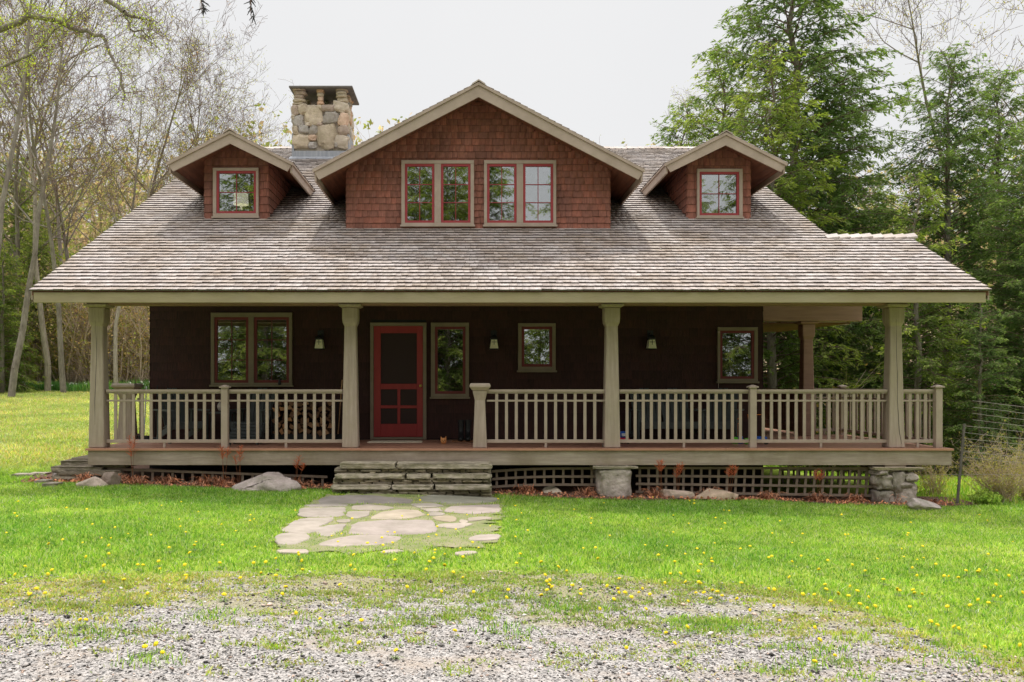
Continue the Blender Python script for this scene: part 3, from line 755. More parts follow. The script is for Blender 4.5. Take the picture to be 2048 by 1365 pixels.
# --- door
yf = HYF
cz0, cz1 = .745, PZ(646, yf)
mb = MB(); a0, a1, b0, b1 = PX(741, yf), PX(748, yf), PX(846, yf), PX(853, yf); zt = PZ(653, yf); zb = PZ(874, yf)
mb.box(a0, a1-.002, yf-.06, yf+.02, cz0, zt); mb.box(b0+.002, b1, yf-.06, yf+.02, cz0, zt); mb.box(a0, b1, yf-.062, yf+.02, zt+.002, cz1); mb.box(a1-.001, b0+.001, yf-.08, yf+.02, cz0+.002, zb-.004)
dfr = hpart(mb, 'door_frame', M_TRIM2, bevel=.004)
mb = MB(); y0, y1 = yf-.045, yf-.01
gx = [PX(v, yf) for v in (748, 762, 795, 801, 834, 846)]; gz = [PZ(v, yf) for v in (653, 667, 768, 779, 811, 817, 848, 874)]
mb.box(gx[0], gx[1], y0, y1, gz[7], gz[0]); mb.box(gx[4], gx[5], y0, y1, gz[7], gz[0])
for a, b in ((0,1),(2,3),(4,5),(6,7)): mb.box(gx[1], gx[4], y0+.001, y1, gz[b], gz[a])
mb.box(gx[2], gx[3], y0+.002, y1, gz[4], gz[3]); mb.box(gx[2], gx[3], y0+.002, y1, gz[6], gz[5])
door = hpart(mb, 'door', M_DOOR, bevel=.004)
mb = MB(); mb.box(gx[1]-.01, gx[4]+.01, yf-.026, yf-.020, gz[6]-.01, gz[1]+.01); mb.build('screen', M_SCREEN, door)
mb = MB(); kx, kz = PX(841.5, yf), PZ(772, yf); mb.tube([(kx, yf-.045, kz), (kx, yf-.075, kz), (kx, yf-.085, kz), (kx, yf-.11, kz), (kx, yf-.12, kz)], [.012,.012,.026,.026,.012], 12); mb.build('handle', M_BRASS, door, smooth=True)
HOLES['front'].append((a0+.01, b1-.01, .7, cz1-.01))

# --- front wall with openings: core + shingles
def wall_core(name, x0, x1, z0, z1, y, holes, mat, t=.12):
    mb = MB(); xs = sorted({x0, x1, *[h[0] for h in holes], *[h[1] for h in holes]}); zs = sorted({z0, z1, *[h[2] for h in holes], *[h[3] for h in holes]})
    for i in range(len(xs)-1):
        for j in range(len(zs)-1):
            cx, cz = (xs[i]+xs[i+1])/2, (zs[j]+zs[j+1])/2
            if any(h[0] < cx < h[1] and h[2] < cz < h[3] for h in holes): continue
            mb.box(xs[i], xs[i+1], y, y+t, zs[j], zs[j+1])
    return hpart(mb, name, mat)
hf = [h for h in HOLES['front'] if h[2] > .701]
wall_core('wall_core', HX0+.02, HX1-.02, -.3, 4.45, HYF+.014, hf, M_DARK)
wt = np.array([(1,1,1),(1.07,1.0,.98),(.92,.92,.93),(.96,.94,.94),(1.12,1.02,.98),(.86,.87,.88)])
def face_holes(z, hs, m=0): return [(h[0]+m, h[1]-m) for h in hs if h[2] < z < h[3]]
EXP = .125
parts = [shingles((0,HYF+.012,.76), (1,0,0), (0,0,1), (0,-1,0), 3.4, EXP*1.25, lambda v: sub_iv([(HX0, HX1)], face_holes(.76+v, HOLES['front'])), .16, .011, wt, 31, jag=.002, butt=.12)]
# side + back walls
parts.append(shingles((HX0,0,.1), (0,-1,0), (0,0,1), (-1,0,0), 8.4, .2, lambda v: [(max(-29.4, -(2*RY-EY-(.1+v-EZ-.15)/SL)) if .1+v > EZ+.9 else -29.4, -HYF if .1+v < EZ+1.3 else -(EY+(.1+v-EZ+.12)/SL))] if .1+v < RZ-.3 else [], .16, .016, wt, 32, jag=.002))
parts.append(shingles((HX1,0,.1), (0,1,0), (0,0,1), (1,0,0), 8.4, .2, lambda v: [(HYF if .1+v < EZ+1.3 else EY+(.1+v-EZ+.12)/SL, min(29.4, 2*RY-EY-(.1+v-EZ-.15)/SL) if .1+v > EZ+.9 else 29.4)] if .1+v < RZ-.3 else [], .16, .016, wt, 33, jag=.002))
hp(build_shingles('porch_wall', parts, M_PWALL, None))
mb = MB()
pg = [(HYF+.15, -.4), (29.35, -.4), (29.35, roofz(2*RY-29.35)-.12), (RY, RZ-.14), (HYF+.15, roofz(HYF+.15)-.12)]
for X in (HX0+.02, HX1-.14):
    n = len(pg); mb.add([(X, y, z) for y, z in pg]+[(X+.12, y, z) for y, z in pg], [tuple(range(n)), tuple(range(2*n-1, n-1, -1))]+[(i, i+n, (i+1)%n+n, (i+1)%n) for i in range(n)])
mb.box(HX0+.02, HX1-.02, 29.2, 29.35, -.4, 4.3); mb.box(HX0+.15, HX1-.15, HYF+.14, 29.2, .6, .68)
mb.box(HX0+.15, HX1-.15, 18.6, 18.7, .7, 4.6)
hpart(mb, 'side_wall', M_DARK)

# --- dormer walls, rakes
dlab = ['large centre dormer', 'small left dormer', 'small right dormer']
for k, d in enumerate(D):
    c, hw, wy = d['c'], d['hw'], d['wy']; zb = roofz(wy); zs = d['az']-d['sl']*hw-.11; ap = d['az']-.10
    mb = MB(); holes = HOLES[k]
    xs = sorted({c-hw+.02, c+hw-.02, *[h[0] for h in holes], *[h[1] for h in holes]}); zz = sorted({zb-.3, zs, *[h[2] for h in holes], *[h[3] for h in holes]})
    for i in range(len(xs)-1):
        for j in range(len(zz)-1):
            cx, cz = (xs[i]+xs[i+1])/2, (zz[j]+zz[j+1])/2
            if any(h[0] < cx < h[1] and h[2] < cz < h[3] for h in holes): continue
            mb.box(xs[i], xs[i+1], wy+.014, wy+.1, zz[j], zz[j+1])
    mb.prism([(c-hw+.02, max(zz)), (c+hw-.02, max(zz)), (c, ap)], wy+.014, wy+.1)
    for sg in (-1, 1):
        X = c+sg*(hw-.02); ye = EY+(zs-EZ)/SL
        q = [(X, wy+.014, zb-.2), (X, ye+.6, zs), (X, wy+.014, zs)]
        mb.add(q+[(p[0]-sg*.08, p[1], p[2]) for p in q], [(0,1,2),(5,4,3),(0,3,4,1),(1,4,5,2),(2,5,3,0)])
    # attic back panel so the rooms stay dark
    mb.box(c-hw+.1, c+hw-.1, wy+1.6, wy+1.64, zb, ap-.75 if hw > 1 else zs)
    core = hpart(mb, 'dormer_frame', M_DARK)
    wp = []
    expo = .122 if k == 0 else .150
    def ivf(v, d=d, zb=zb, holes=holes, expo=expo, zs=zs):
        z = zb-.02+v; z2 = z+expo*.4
        half = min(d['hw'], (d['az']-.035-z2+expo*.3)/d['sl'])
        return sub_iv([(d['c']-half, d['c']+half)], face_holes(z, holes)) if half > .05 else []
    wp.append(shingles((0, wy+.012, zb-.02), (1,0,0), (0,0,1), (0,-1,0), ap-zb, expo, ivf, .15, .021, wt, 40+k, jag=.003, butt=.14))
    for sg in (-1, 1):
        def ivs(v, d=d, zb=zb, sg=sg):
            z = zb-.02+v; ye = EY+(z-EZ)/SL+.05
            if z > zs+.1 or ye <= d['wy']: return []
            return [(-ye, -d['wy'])] if sg < 0 else [(d['wy'], ye)]
        wp.append(shingles((c+sg*(hw-.012), 0, zb-.02), (0,sg,0), (0,0,1), (sg,0,0), zs-zb+.1, expo, ivs, .15, .017, wt, 50+k*2+sg, jag=.002))
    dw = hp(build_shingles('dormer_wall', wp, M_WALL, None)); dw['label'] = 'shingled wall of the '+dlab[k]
    # rake fascia (gable boards), eave boards, soffits
    fw = .185 if k == 0 else .165
    ry, az, hs, s_ = d['ry'], d['az'], d['hs'], d['sl']
    mb = MB()
    for sg in (-1, 1):
        o = [(c, az+.0), (c+sg*hs, az-s_*hs), (c+sg*(hs-.085), az-s_*(hs-.085)-fw*.98), (c, az-fw*1.12)]
        if sg < 0: o = o[::-1]
        mb.prism(o, ry, ry+.035)
        o = [(c, az+.055), (c+sg*(hs+.03), az-s_*(hs+.03)+.055), (c+sg*(hs+.02), az-s_*(hs+.02)+.0), (c, az+.002)]
        if sg < 0: o = o[::-1]
        mb.prism(o, ry-.025, ry+.03)
        # eave board running back
        ez = az-s_*hs; ye = EY+(ez-EZ)/SL+.25
        X0, X1 = sorted((c+sg*(hs-.035), c+sg*(hs+.0)))
        mb.box(X0, X1, ry+.0355, ye, ez-fw*.85, ez+.01)
        X0, X1 = sorted((c+sg*(hs-.03), c+sg*(hs+.022)))
        mb.box(X0, X1, ry+.031, ye, ez+.012, ez+.045)
    rk = hpart(mb, 'rake_fascia', M_TRIM); rk['label'] = 'taupe gable boards of the '+dlab[k]
    mb = MB(); yb = EY+(az-EZ)/SL
    for sg in (-1, 1):
        nb_ = int(hs/.11)
        for i in range(nb_):   # tongue and groove boards running with the ridge
            t0, t1 = i/nb_*hs, (i+1)/nb_*hs-.004
            if t1 > hs-.04: t1 = hs-.045
            z0, z1 = az-s_*t0-.045, az-s_*t1-.045
            ye = EY+(z0-EZ)/SL+.15
            a = [(c+sg*t0, ry+.036, z0-.02), (c+sg*t1, ry+.036, z1-.02), (c+sg*t1, ye, z1-.02), (c+sg*t0, ye, z0-.02)]
            mb.tc = (1,1,1); mb.hexa(a, [(p[0], p[1], p[2]+.02) for p in a])
        a = [(c, ry+.036, az-.022), (c+sg*hs*.995, ry+.036, az-s_*hs*.995-.022), (c+sg*hs*.995, yb, az-s_*hs*.995-.022), (c, yb, az-.022)]
        mb.hexa(a, [(p[0], p[1], p[2]+.06) for p in a])
    so_ = hpart(mb, 'dormer_soffit', M_SOFF)

# --- chimney
cx0, cx1, cy0, cy1 = -4.42, -3.04, 21.5, 22.62; czb, czt = 7.3, 8.86
chim = MB(); chim.box(cx0+.05, cx1-.05, cy0+.05, cy1-.05, 6.8, czt-.03); chim = hpart(chim, 'chimney', M_MORT)
nb = NB(); rng = np.random.default_rng(77)
stc = [(1,.95,.88),(.82,.84,.90),(1.15,.92,.80),(.95,.88,.76),(.68,.68,.70),(1.05,.98,.86),(.80,.70,.66),(1.2,.85,.66)]
def stone_face(nb, u0, u1, z0, z1, place, rh=.27, seed=0):
    rg = np.random.default_rng(seed); z = z0; 
    while z < z1-.06:
        h = min(rg.uniform(.7, 1.35)*rh, z1-z)
        if z1-z-h < .1: h = z1-z
        u = u0
        while u < u1-.02:
            w_ = rg.uniform(.7, 1.7)*rh
            if u1-u-w_ < .12: w_ = u1-u
            if rg.random() < .22 and h > .2:
                hh = [(z, h*.48), (z+h*.5, h*.5)]
            else: hh = [(z, h)]
            for (zz_, h_) in hh:
                V_, F_ = lump((w_*.5-.004, .10, h_*.5-.004), rg.integers(999), power=.55, rough=.10, base=ICO3)
                a = rg.normal(0, .12); ca, sa = math.cos(a), math.sin(a)
                Xr = V_[:,0]*ca-V_[:,2]*sa; Zr = V_[:,0]*sa+V_[:,2]*ca
                Xr = np.clip(Xr, -w_*.52, w_*.52)
                V2 = np.stack([Xr, V_[:,1], Zr], 1)
                nb.add(place(V2, u+w_/2, zz_+h_/2), F_, np.array(stc[rg.integers(len(stc))])*rg.uniform(.8,1.12))
            u += w_
        z += h
for i, (zx, zy, w_, h_, ti) in enumerate([(225,540,110,170,6),(345,520,160,150,3),(505,620,270,300,5),(715,505,260,100,6),(925,490,230,150,0),(270,690,160,180,1),(765,650,235,200,4),(955,680,155,200,2),(232,840,90,140,3),(350,830,170,125,1),(505,840,130,155,4),(950,840,165,150,6),(318,1005,250,215,3),(485,950,125,95,2),(490,1065,120,95,1),(705,920,310,370,3),(930,1015,220,200,0),(590,750,100,60,6),(600,500,110,80,3),(420,750,90,60,0),(850,1060,60,90,4),(205,640,60,90,0)]):
    sx, sz = w_/7.58/79/2, h_/7.58/79/2
    V_, F_ = lump((sx*1.05, .10, sz*1.05), 600+i, power=.62, rough=.13, base=ICO4)
    a = rng.normal(0,.15); ca, sa = math.cos(a), math.sin(a)
    V_ = np.stack([V_[:,0]*ca-V_[:,2]*sa, V_[:,1], V_[:,0]*sa+V_[:,2]*ca], 1)
    nb.add(V_+np.array([PX(560+zx/7.58, 21.5), cy0+.06, PZ(150+zy/7.58, 21.5)]), F_, np.array(stc[ti])*rng.uniform(.9,1.1))
stone_face(nb, cy0+.06, cy1, czb+.18, czt, lambda V, u, z: np.stack([V[:,1]+cx1-.07, V[:,0]+u, V[:,2]+z], 1), seed=4)
stone_face(nb, cy0+.06, cy1, czb+.18, czt, lambda V, u, z: np.stack([V[:,1]+cx0+.07, V[:,0]+u, V[:,2]+z], 1), seed=5)
stone_face(nb, cx0, cx1, czb+.18, czt, lambda V, u, z: np.stack([V[:,0]+u, V[:,1]+cy1-.07, V[:,2]+z], 1), seed=6)
nb.build('stonework', M_STONE, chim, smooth=True)
for px_, py_ in [(cx0+.14,cy0+.14),(( cx0+cx1)/2,cy0+.12),(cx1-.14,cy0+.14),(cx0+.14,cy1-.14),((cx0+cx1)/2,cy1-.12),(cx1-.14,cy1-.14),(cx1-.13,(cy0+cy1)/2)]:
    nb = NB(); z = czt-.02; mid = px_ == (cx0+cx1)/2; wbase = .085 if mid else .14
    while z < 9.24:
        h = rng.uniform(.06, .13); h = min(h, 9.27-z)
        V_, F_ = lump((wbase*rng.uniform(.85,1.15), wbase*rng.uniform(.9,1.15), h*.56), rng.integers(999), power=.6, rough=.1, base=ICO3)
        nb.add(V_+np.array([px_+rng.normal(0,.01), py_, z+h/2]), F_, np.array(stc[rng.integers(len(stc))])*.95); z += h
    nb.build('pillar', M_STONE, chim, smooth=True)
mb = MB(); mb.box(-4.50, -2.90, 21.4, 22.78, 9.235, 9.285); mb.build('cap', M_CAPST, chim, bevel=.01)
mb = MB()
for (x0, x1, y0, y1) in [(cx0-.02, cx1+.02, cy0-.03, cy0+.02)]:
    mb.box(x0, x1, y0, y1, czb+.08, czb+.36)
mb.hexa([(cx0-.06,cy0-.24,roofz(cy0-.24)+.022),(cx1+.1,cy0-.24,roofz(cy0-.24)+.022),(cx1+.1,cy0,roofz(cy0)+.022),(cx0-.06,cy0,roofz(cy0)+.022)],
        [(cx0-.06,cy0-.24,roofz(cy0-.24)+.03),(cx1+.1,cy0-.24,roofz(cy0-.24)+.03),(cx1+.1,cy0,roofz(cy0)+.034),(cx0-.06,cy0,roofz(cy0)+.034)])
for X in (cx0, cx1): mb.box(X-.03, X+.03, cy0+.021, RY, czb+.1, 8.12)
mb.build('flashing', M_LEAD, chim, bevel=.003)

# --- deck
DX0, DX1, DY0, DZ = -6.05, 7.70, 13.45, .74
mb = MB(); y = DY0; rng = np.random.default_rng(9)
while y < 15.6:
    mb.tc = tuple(np.array([1,1,1])*rng.uniform(.75, 1.15)); w_ = .135
    cuts = sorted([DX0]+list(rng.uniform(DX0+1, DX1-1, 3))+[DX1])
    for i in range(4): mb.box(cuts[i]+.002, cuts[i+1]-.002, y, y+w_-.006, DZ-.032, DZ+rng.uniform(-.001,.001))
    y += w_
while y < 21:
    mb.tc = tuple(np.array([1,1,1])*rng.uniform(.75, 1.15))
    mb.box(HX1+.03, DX1 if y < 17.2 else 7.0, y, y+.129, DZ-.032, DZ); y += .135
deck = hpart(mb, 'porch_deck', M_DECK)
mb = MB(); mb.box(DX0+.03, DX1-.02, DY0+.03, DY0+.07, .475, DZ-.033); mb.box(DX1-.059, DX1-.02, DY0+.071, 17.2, .475, DZ-.033); mb.box(DX0+.03, DX0+.069, DY0+.071, HYF, .475, DZ-.033)
hpart(mb, 'skirt_board', M_SKIRT, bevel=.004)
mb = MB()
for yy in (14.1, 14.9, 16.2): mb.box(DX0+.1, DX1-.1, yy, yy+.06, .5, .70)
mb.box(HX0, HX1, HYF-.03, HYF, -.3, .70)
hpart(mb, 'deck_framing', M_DARK)

# --- posts
def post(x, y, ztop=3.045, s=1.0, mat=M_POST, crack=None):
    mb = MB(); zk = DZ+(ztop-DZ)*.845
    mb.stack(x, y, [(DZ, .255*s), (zk, .185*s), (zk+.06, .235*s), (zk+.13, .25*s), (ztop-.055, .25*s)])
    p = hpart(mb, 'porch_post', mat, bevel=.012)
    mb = MB(); mb.stack(x, y, [(ztop-.054, .27*s), (ztop-.035, .36*s), (ztop, .36*s)]); mb.build('capital', mat, p, bevel=.006)
    if crack:
        mb = MB(); yy = y-.1275*s; pts = crack
        for i in range(len(pts)-1):
            (xa, za, wa), (xb, zb_, wb) = pts[i], pts[i+1]
            fy = lambda z: y-(.255+(.185-.255)*(z-DZ)/(zk-DZ))*s/2-.0012 if z < zk else y-.125*s-.0012
            mb.add([(x+xa-wa, fy(za), za), (x+xa+wa, fy(za), za), (x+xb+wb, fy(zb_), zb_), (x+xb-wb, fy(zb_), zb_)], [(0,1,2,3)])
        mb.build('crack', M_DARK, p)
    return p
py_ = 13.6+.128
post(PX(192,13.6), py_, crack=[(-.02,2.9,.001),(.0,2.3,.003),(-.025,1.5,.004),(-.02,1.1,.001)])
post(PX(699.5,13.6), py_); post(PX(1225,13.6), py_)
post(PX(1794.5,13.6), py_, crack=[(-.01,2.8,.001),(.0,2.4,.003),(.012,1.9,.004),(.01,1.5,.003),(.035,1.0,.005),(.07,.80,.002)])
post(6.72, 16.85, ztop=2.995, mat=M_BEAM)
# big newels
def newel(x, y, s=1.0):
    mb = MB(); t = 1.755
    mb.stack(x, y, [(DZ, .225*s), (1.50, .165*s), (1.62, .225*s), (1.66, .235*s)])
    p = hpart(mb, 'newel_post', M_POST, bevel=.008)
    mb = MB(); mb.stack(x, y, [(1.661, .25*s), (1.70, .31*s), (1.712, .335*s), (1.745, .335*s), (1.775, .30*s)]); mb.build('cap', M_TRIM, p, bevel=.004)
newel(PX(960,13.6), 13.72); newel(-6.12, 15.3, 1.25)
def small_newel(x, y):
    mb = MB(); mb.stack(x, y, [(DZ, .105), (1.70, .105)]); p = hpart(mb, 'newel_post', M_TRIM, bevel=.004)
    mb = MB(); mb.stack(x, y, [(1.701, .15), (1.72, .155), (1.725, .14), (1.75, .03)]); mb.build('cap', M_TRIM, p)
for px_ in (448, 1507.5, 1879.5): small_newel(PX(px_,13.6), 13.66)
small_newel(7.54, 17.1)
# --- railings
bal_me = None
def railing(xa, ya, xb, yb, n, mat=M_TRIM):
    d = Vector((xb-xa, yb-ya, 0)); L = d.length; a = math.atan2(d.y, d.x)
    mb = MB()
    mb.box(0, L, -.04, .04, 1.635, 1.675); mb.box(0, L, -.025, .025, 1.61, 1.634); mb.box(0, L, -.014, .014, 1.478, 1.508); mb.box(0, L, -.022, .022, .815, .868)
    mb.box(L*.5-.02, L*.5+.02, -.018, .018, DZ, .8165)
    o = mb.build('railing', mat, None, bevel=.003); o.location = (xa, ya, 0); o.rotation_euler = (0,0,a)
    hp(o)
    mb = MB(); mb.box(-.0235, .0235, -.012, .012, .869, 1.6095)
    b0 = None
    for i in range(n):
        x = L*(i+1)/(n+1)
        if b0 is None: b0 = mb.build('baluster', mat, o); b0.location = (x,0,0)
        else:
            b = b0.copy(); COL.objects.link(b); b.parent = o; b.location = (x,0,0)
yr = 13.70
railing(PX(207,13.6)+.01, yr, PX(441,13.6), yr, 12); railing(PX(455,13.6), yr, PX(684,13.6), yr, 11)
railing(PX(974,13.6), yr, PX(1211,13.6), yr, 11); railing(PX(1240,13.6), yr, PX(1501,13.6), yr, 15)
railing(PX(1514,13.6), yr, PX(1779,13.6), yr, 15); railing(PX(1810,13.6), yr, PX(1873,13.6), yr, 3)
railing(7.54, 13.74, 7.54, 17.04, 22); railing(7.49, 17.1, 6.86, 17.1, 4); railing(-5.98, 15.4, -5.86, 15.4, 1)
# plank screen at the back of the side porch
mb = MB()
for i in range(16):
    y = 17.3+i*.12; mb.box(6.70, 6.725, y, y+.105, .80, 1.66+.004*(i%3))
mb.box(6.66, 6.698, 17.3, 19.2, 1.50, 1.58); mb.box(6.66, 6.698, 17.3, 19.2, .9, .98)
hpart(mb, 'plank_screen', M_SOFF)
# --- lattice
def lattice(pxa, pxb, ta, tb, ba, bb, rows, cols, Y=13.63, mat=None, skew=0, bow=0):
    xa, xb = PX(pxa, Y), PX(pxb, Y); mb = MB(); mat = mat or M_LATT
    Z = lambda py: PZ(py, Y)
    for r in range(rows):
        t = r/(rows-1); S = 8
        for q in range(S):
            f0, f1 = q/S, (q+1)/S
            zf = lambda f: (Z(ta)*(1-f)+Z(tb)*f)*(1-t)+(Z(ba)*(1-f)+Z(bb)*f)*t - bow*((1-f)**3)
            a = [(xa+(xb-xa)*f0, Y-.018, zf(f0)-.019), (xa+(xb-xa)*f1, Y-.018, zf(f1)-.019), (xa+(xb-xa)*f1, Y, zf(f1)-.019), (xa+(xb-xa)*f0, Y, zf(f0)-.019)]
            mb.hexa(a, [(p[0], p[1], p[2]+.038) for p in a])
    for c_ in range(cols):
        f = (c_+.5)/cols; x = xa+(xb-xa)*f; w_ = .019
        zt = Z(ta)*(1-f)+Z(tb)*f+.018-bow*((1-f)**3); zb_ = Z(ba)*(1-f)+Z(bb)*f-.018-bow*((1-f)**3); sk = skew*f
        a = [(x-w_-sk, Y+.001, zb_), (x+w_-sk, Y+.001, zb_), (x+w_-sk, Y+.014, zb_), (x-w_-sk, Y+.014, zb_)]
        mb.hexa(a, [(x-w_, Y+.001, zt), (x+w_, Y+.001, zt), (x+w_, Y+.014, zt), (x-w_, Y+.014, zt)])
    return hpart(mb, 'lattice_panel', mat)
lattice(215, 655, 938, 954, 962, 974, 2, 22); lattice(984, 1193, 937, 937, 968, 970, 3, 11, bow=.05); lattice(1271, 1763, 936, 937, 984, 992, 4, 28, skew=.05)
lattice(1560, 1760, 940, 940, 990, 995, 4, 18, Y=16.0)
# --- stone piers
def rock(name, x, y, z, size, seed, tint=(1,1,1), rz=0, power=.7, rough=.12, mat=M_ROCK, parent=None, base=ICO4, tiltx=0, tilty=0, freq=1.6, cuts=0):
    V_, F_ = lump(size, seed, power, rough, base, freq)
    if cuts:
        rg = np.random.default_rng(seed+50)
        U_ = V_/np.array(size)
        for _ in range(cuts):
            n_ = rg.normal(0,1,3); n_ /= np.linalg.norm(n_); d_ = rg.uniform(.52,.85); e = U_@n_-d_; U_ = U_-np.maximum(e, 0)[:,None]*n_
        V_ = U_*np.array(size)*1.12
    M = Matrix.Rotation(rz, 3, 'Z') @ Matrix.Rotation(tilty, 3, 'Y') @ Matrix.Rotation(tiltx, 3, 'X')
    V_ = V_ @ np.array(M).T + np.array([x, y, z])
    return mesh_np(name, V_, F_, mat, parent, np.tile(np.array(tint, float), (len(V_), 1)), True)
def slab(nb, x0, x1, y0, y1, z0, z1, seed, tint=(1,1,1)):
    rg = np.random.default_rng(seed); V_, F_ = lump(((x1-x0)/2, (y1-y0)/2, (z1-z0)/2), seed, power=.13, rough=.025, base=ICO4, freq=2.2)
    lay = 1+.03*np.sin(V_[:,2]*160+V_[:,0]*3)
    V_[:,1] *= lay; jag = np.array([mnoise.noise(Vector((v[0]*9, seed*3.3, v[2]*20))) for v in V_])
    V_[:,1] -= .022*jag; V_[:,2] += .006*jag
    nb.add(V_+np.array([(x0+x1)/2, (y0+y1)/2, (z0+z1)/2]), F_, np.array(tint)*rg.uniform(.85,1.15))
X = PX(1232, 13.3)
pr = hp(rock('stone_pier', X, 13.62, .17, (.275,.26,.28), 3, (1.25,1.22,1.18), power=.42, rough=.10)); pr['label'] = 'squat block pier of two grey stones under the middle post'
nb = NB(); slab(nb, X-.34, X+.36, 13.36, 13.9, .425, .465, 91, (1.2,1.2,1.1)); nb.build('cap_slab', M_SLAB, pr, smooth=True)
X = PX(1803, 13.3)
nb = NB()
for (dx, dz, sx, sz, s_, t_) in [(-.17,.20,.15,.13,5,1.1),(.02,.22,.14,.2,6,.95),(.20,.27,.11,.075,7,1.2),(.14,.0,.19,.22,8,1.15),(-.16,-.08,.16,.15,9,.9),(.02,-.14,.2,.14,12,.95),(-.24,.34,.1,.05,10,1.1),(.1,.12,.2,.1,13,1.0)]:
    V_, F_ = lump((sx, .2, sz), s_, .6, .14, ICO4); nb.add(V_+np.array([X+dx, 13.58-abs(dx)*.1, dz+.02]), F_, (t_, t_*.98, t_*.93))
V_, F_ = lump((.27,.2,.3), 14, .4, .05, ICO3); nb.add(V_+np.array([X, 13.68, .1]), F_, (.7,.68,.6))
pr = hp(nb.build('stone_pier', M_ROCK, None, smooth=True)); pr['label'] = 'rubble pier of rounded stones under the right corner post'
nb = NB(); slab(nb, X-.38, X+.42, 13.36, 13.9, .405, .445, 92, (1.3,1.25,1.1)); nb.build('cap_slab', M_SLAB, pr, smooth=True)
mb = MB(); mb.box(X-.16, X+.17, 13.5, 13.8, .4455, .474); mb.box(PX(1232,13.3)-.15, PX(1232,13.3)+.15, 13.5, 13.8, .466, .474); hpart(mb, 'pier_block', M_TRIM)

# ------------------------------------------------------------------ stone steps
st = empty('stone_steps', (PX(823,13), 13.0, 0), 'stacked flagstone front steps leading up to the porch', 'steps')
def stp(nb, name='slab'):
    o = nb.build(name, M_SLAB, st, smooth=True); o.matrix_parent_inverse = Matrix.Translation((-st.location[0], -st.location[1], 0)); return o
def SX(px): return PX(px, 12.95)
rng = np.random.default_rng(31)
courses = [ # list of (px0,px1), front Y, z0,z1
 ([(664,835),(837,983)], 12.86, .03, .07), ([(666,760),(762,905),(907,982)], 12.84, .072, .115), ([(664,800),(802,858),(860,983)], 12.83, .118, .165),
 ([(663,782),(784,868),(870,984)], 12.79, .168, .232), ([(668,735),(737,850),(852,982)], 12.95, .234, .275), ([(664,790),(792,900),(902,980)], 12.96, .278, .318),
 ([(668,810),(812,862),(864,984)], 12.93, .32, .388), ([(672,700),(702,830),(832,983)], 13.06, .39, .425), ([(674,782),(784,900),(902,982)], 13.08, .427, .457),
 ([(677,790),(792,985)], 13.02, .46, .545)]
thin = NB()
for (z0, z1, fy) in [(.02,.168,12.86),(.232,.32,12.97),(.388,.46,13.08)]:
    z = z0
    while z < z1-.012:
        h = min(rng.uniform(.016,.045), z1-z); x = SX(665)
        while x < SX(980):
            w_ = rng.uniform(.07,.34); w_ = min(w_, SX(983)-x)
            V_, F_ = lump((w_/2*.985, .16, h/2*.96), rng.integers(999), power=.2, rough=.04, base=ICO2); q = rng.uniform(.5,1.5)
            thin.add(V_+np.array([x+w_/2, fy+.15+rng.uniform(-.025,.03), z+h/2]), F_, (q, q*.97, q*.88)); x += w_
        z += h
k = 0
for segs, fy, z0, z1 in [c for c in courses if (c[3]-c[2]) > .055]:
    for (a, b) in segs:
        nb = NB(); k += 1; dark = 1.25 if (z1-z0) > .055 else .75
        slab(nb, SX(a)+rng.uniform(0,.012), SX(b)-rng.uniform(0,.012), fy+rng.uniform(-.02,.03), 13.44, z0, z1, k, (dark, dark, dark*.93)); stp(nb)

stp(thin, 'infill')
# left side stone step pile
sp = empty('stone_step_pile', (-6.6, 14.2, 0), 'rough stack of dark flat stones at the left end of the porch', 'steps')
for i, (pa, pb, pya, pyb, Y) in enumerate([(168,150+20,0,0,0)]): pass
k = 200
for (pa, pb, pya, pyb, Y) in [(100,205,934,946,13.55),(112,240,941,953,13.5),(120,190,922,934,13.75),(142,182,916,923,13.85),(100,180,952,962,13.5),(170,250,931,937,13.62),(132,205,927,935,13.7),(140,220,956,966,13.45)]:
    nb = NB(); k += 1; slab(nb, PX(pa,Y), PX(pb,Y), Y, Y+.6, PZ(pyb,Y), PZ(pya,Y), k, (.75,.72,.68))
    o = nb.build('slab', M_SLAB, sp, smooth=True); o.matrix_parent_inverse = Matrix.Translation((6.6, -14.2, 0))
for i, (pa, pb, py, lab) in enumerate([(28,70,955,'flat stone half buried in the grass left of the porch, farthest left'),(74,98,968,'small flat pale stone in the grass beside the left stone pile'),(60,95,953,'long thin stone lying in the grass beside the left stone pile'),(90,118,974,'low grey stone at the front of the left stone pile')]):
    x0, y0 = ground_px(pa, py); x1, _ = ground_px(pb, py); nb = NB(); slab(nb, x0, x1, y0-.1, y0+.15, H(x0,y0)-.03, H(x0,y0)+.06, 300+i, (1.1,1.1,1.1))
    tag(nb.build('flat_stone', M_SLAB, None, smooth=True), lab, 'stone', 'flat stones left of the porch')

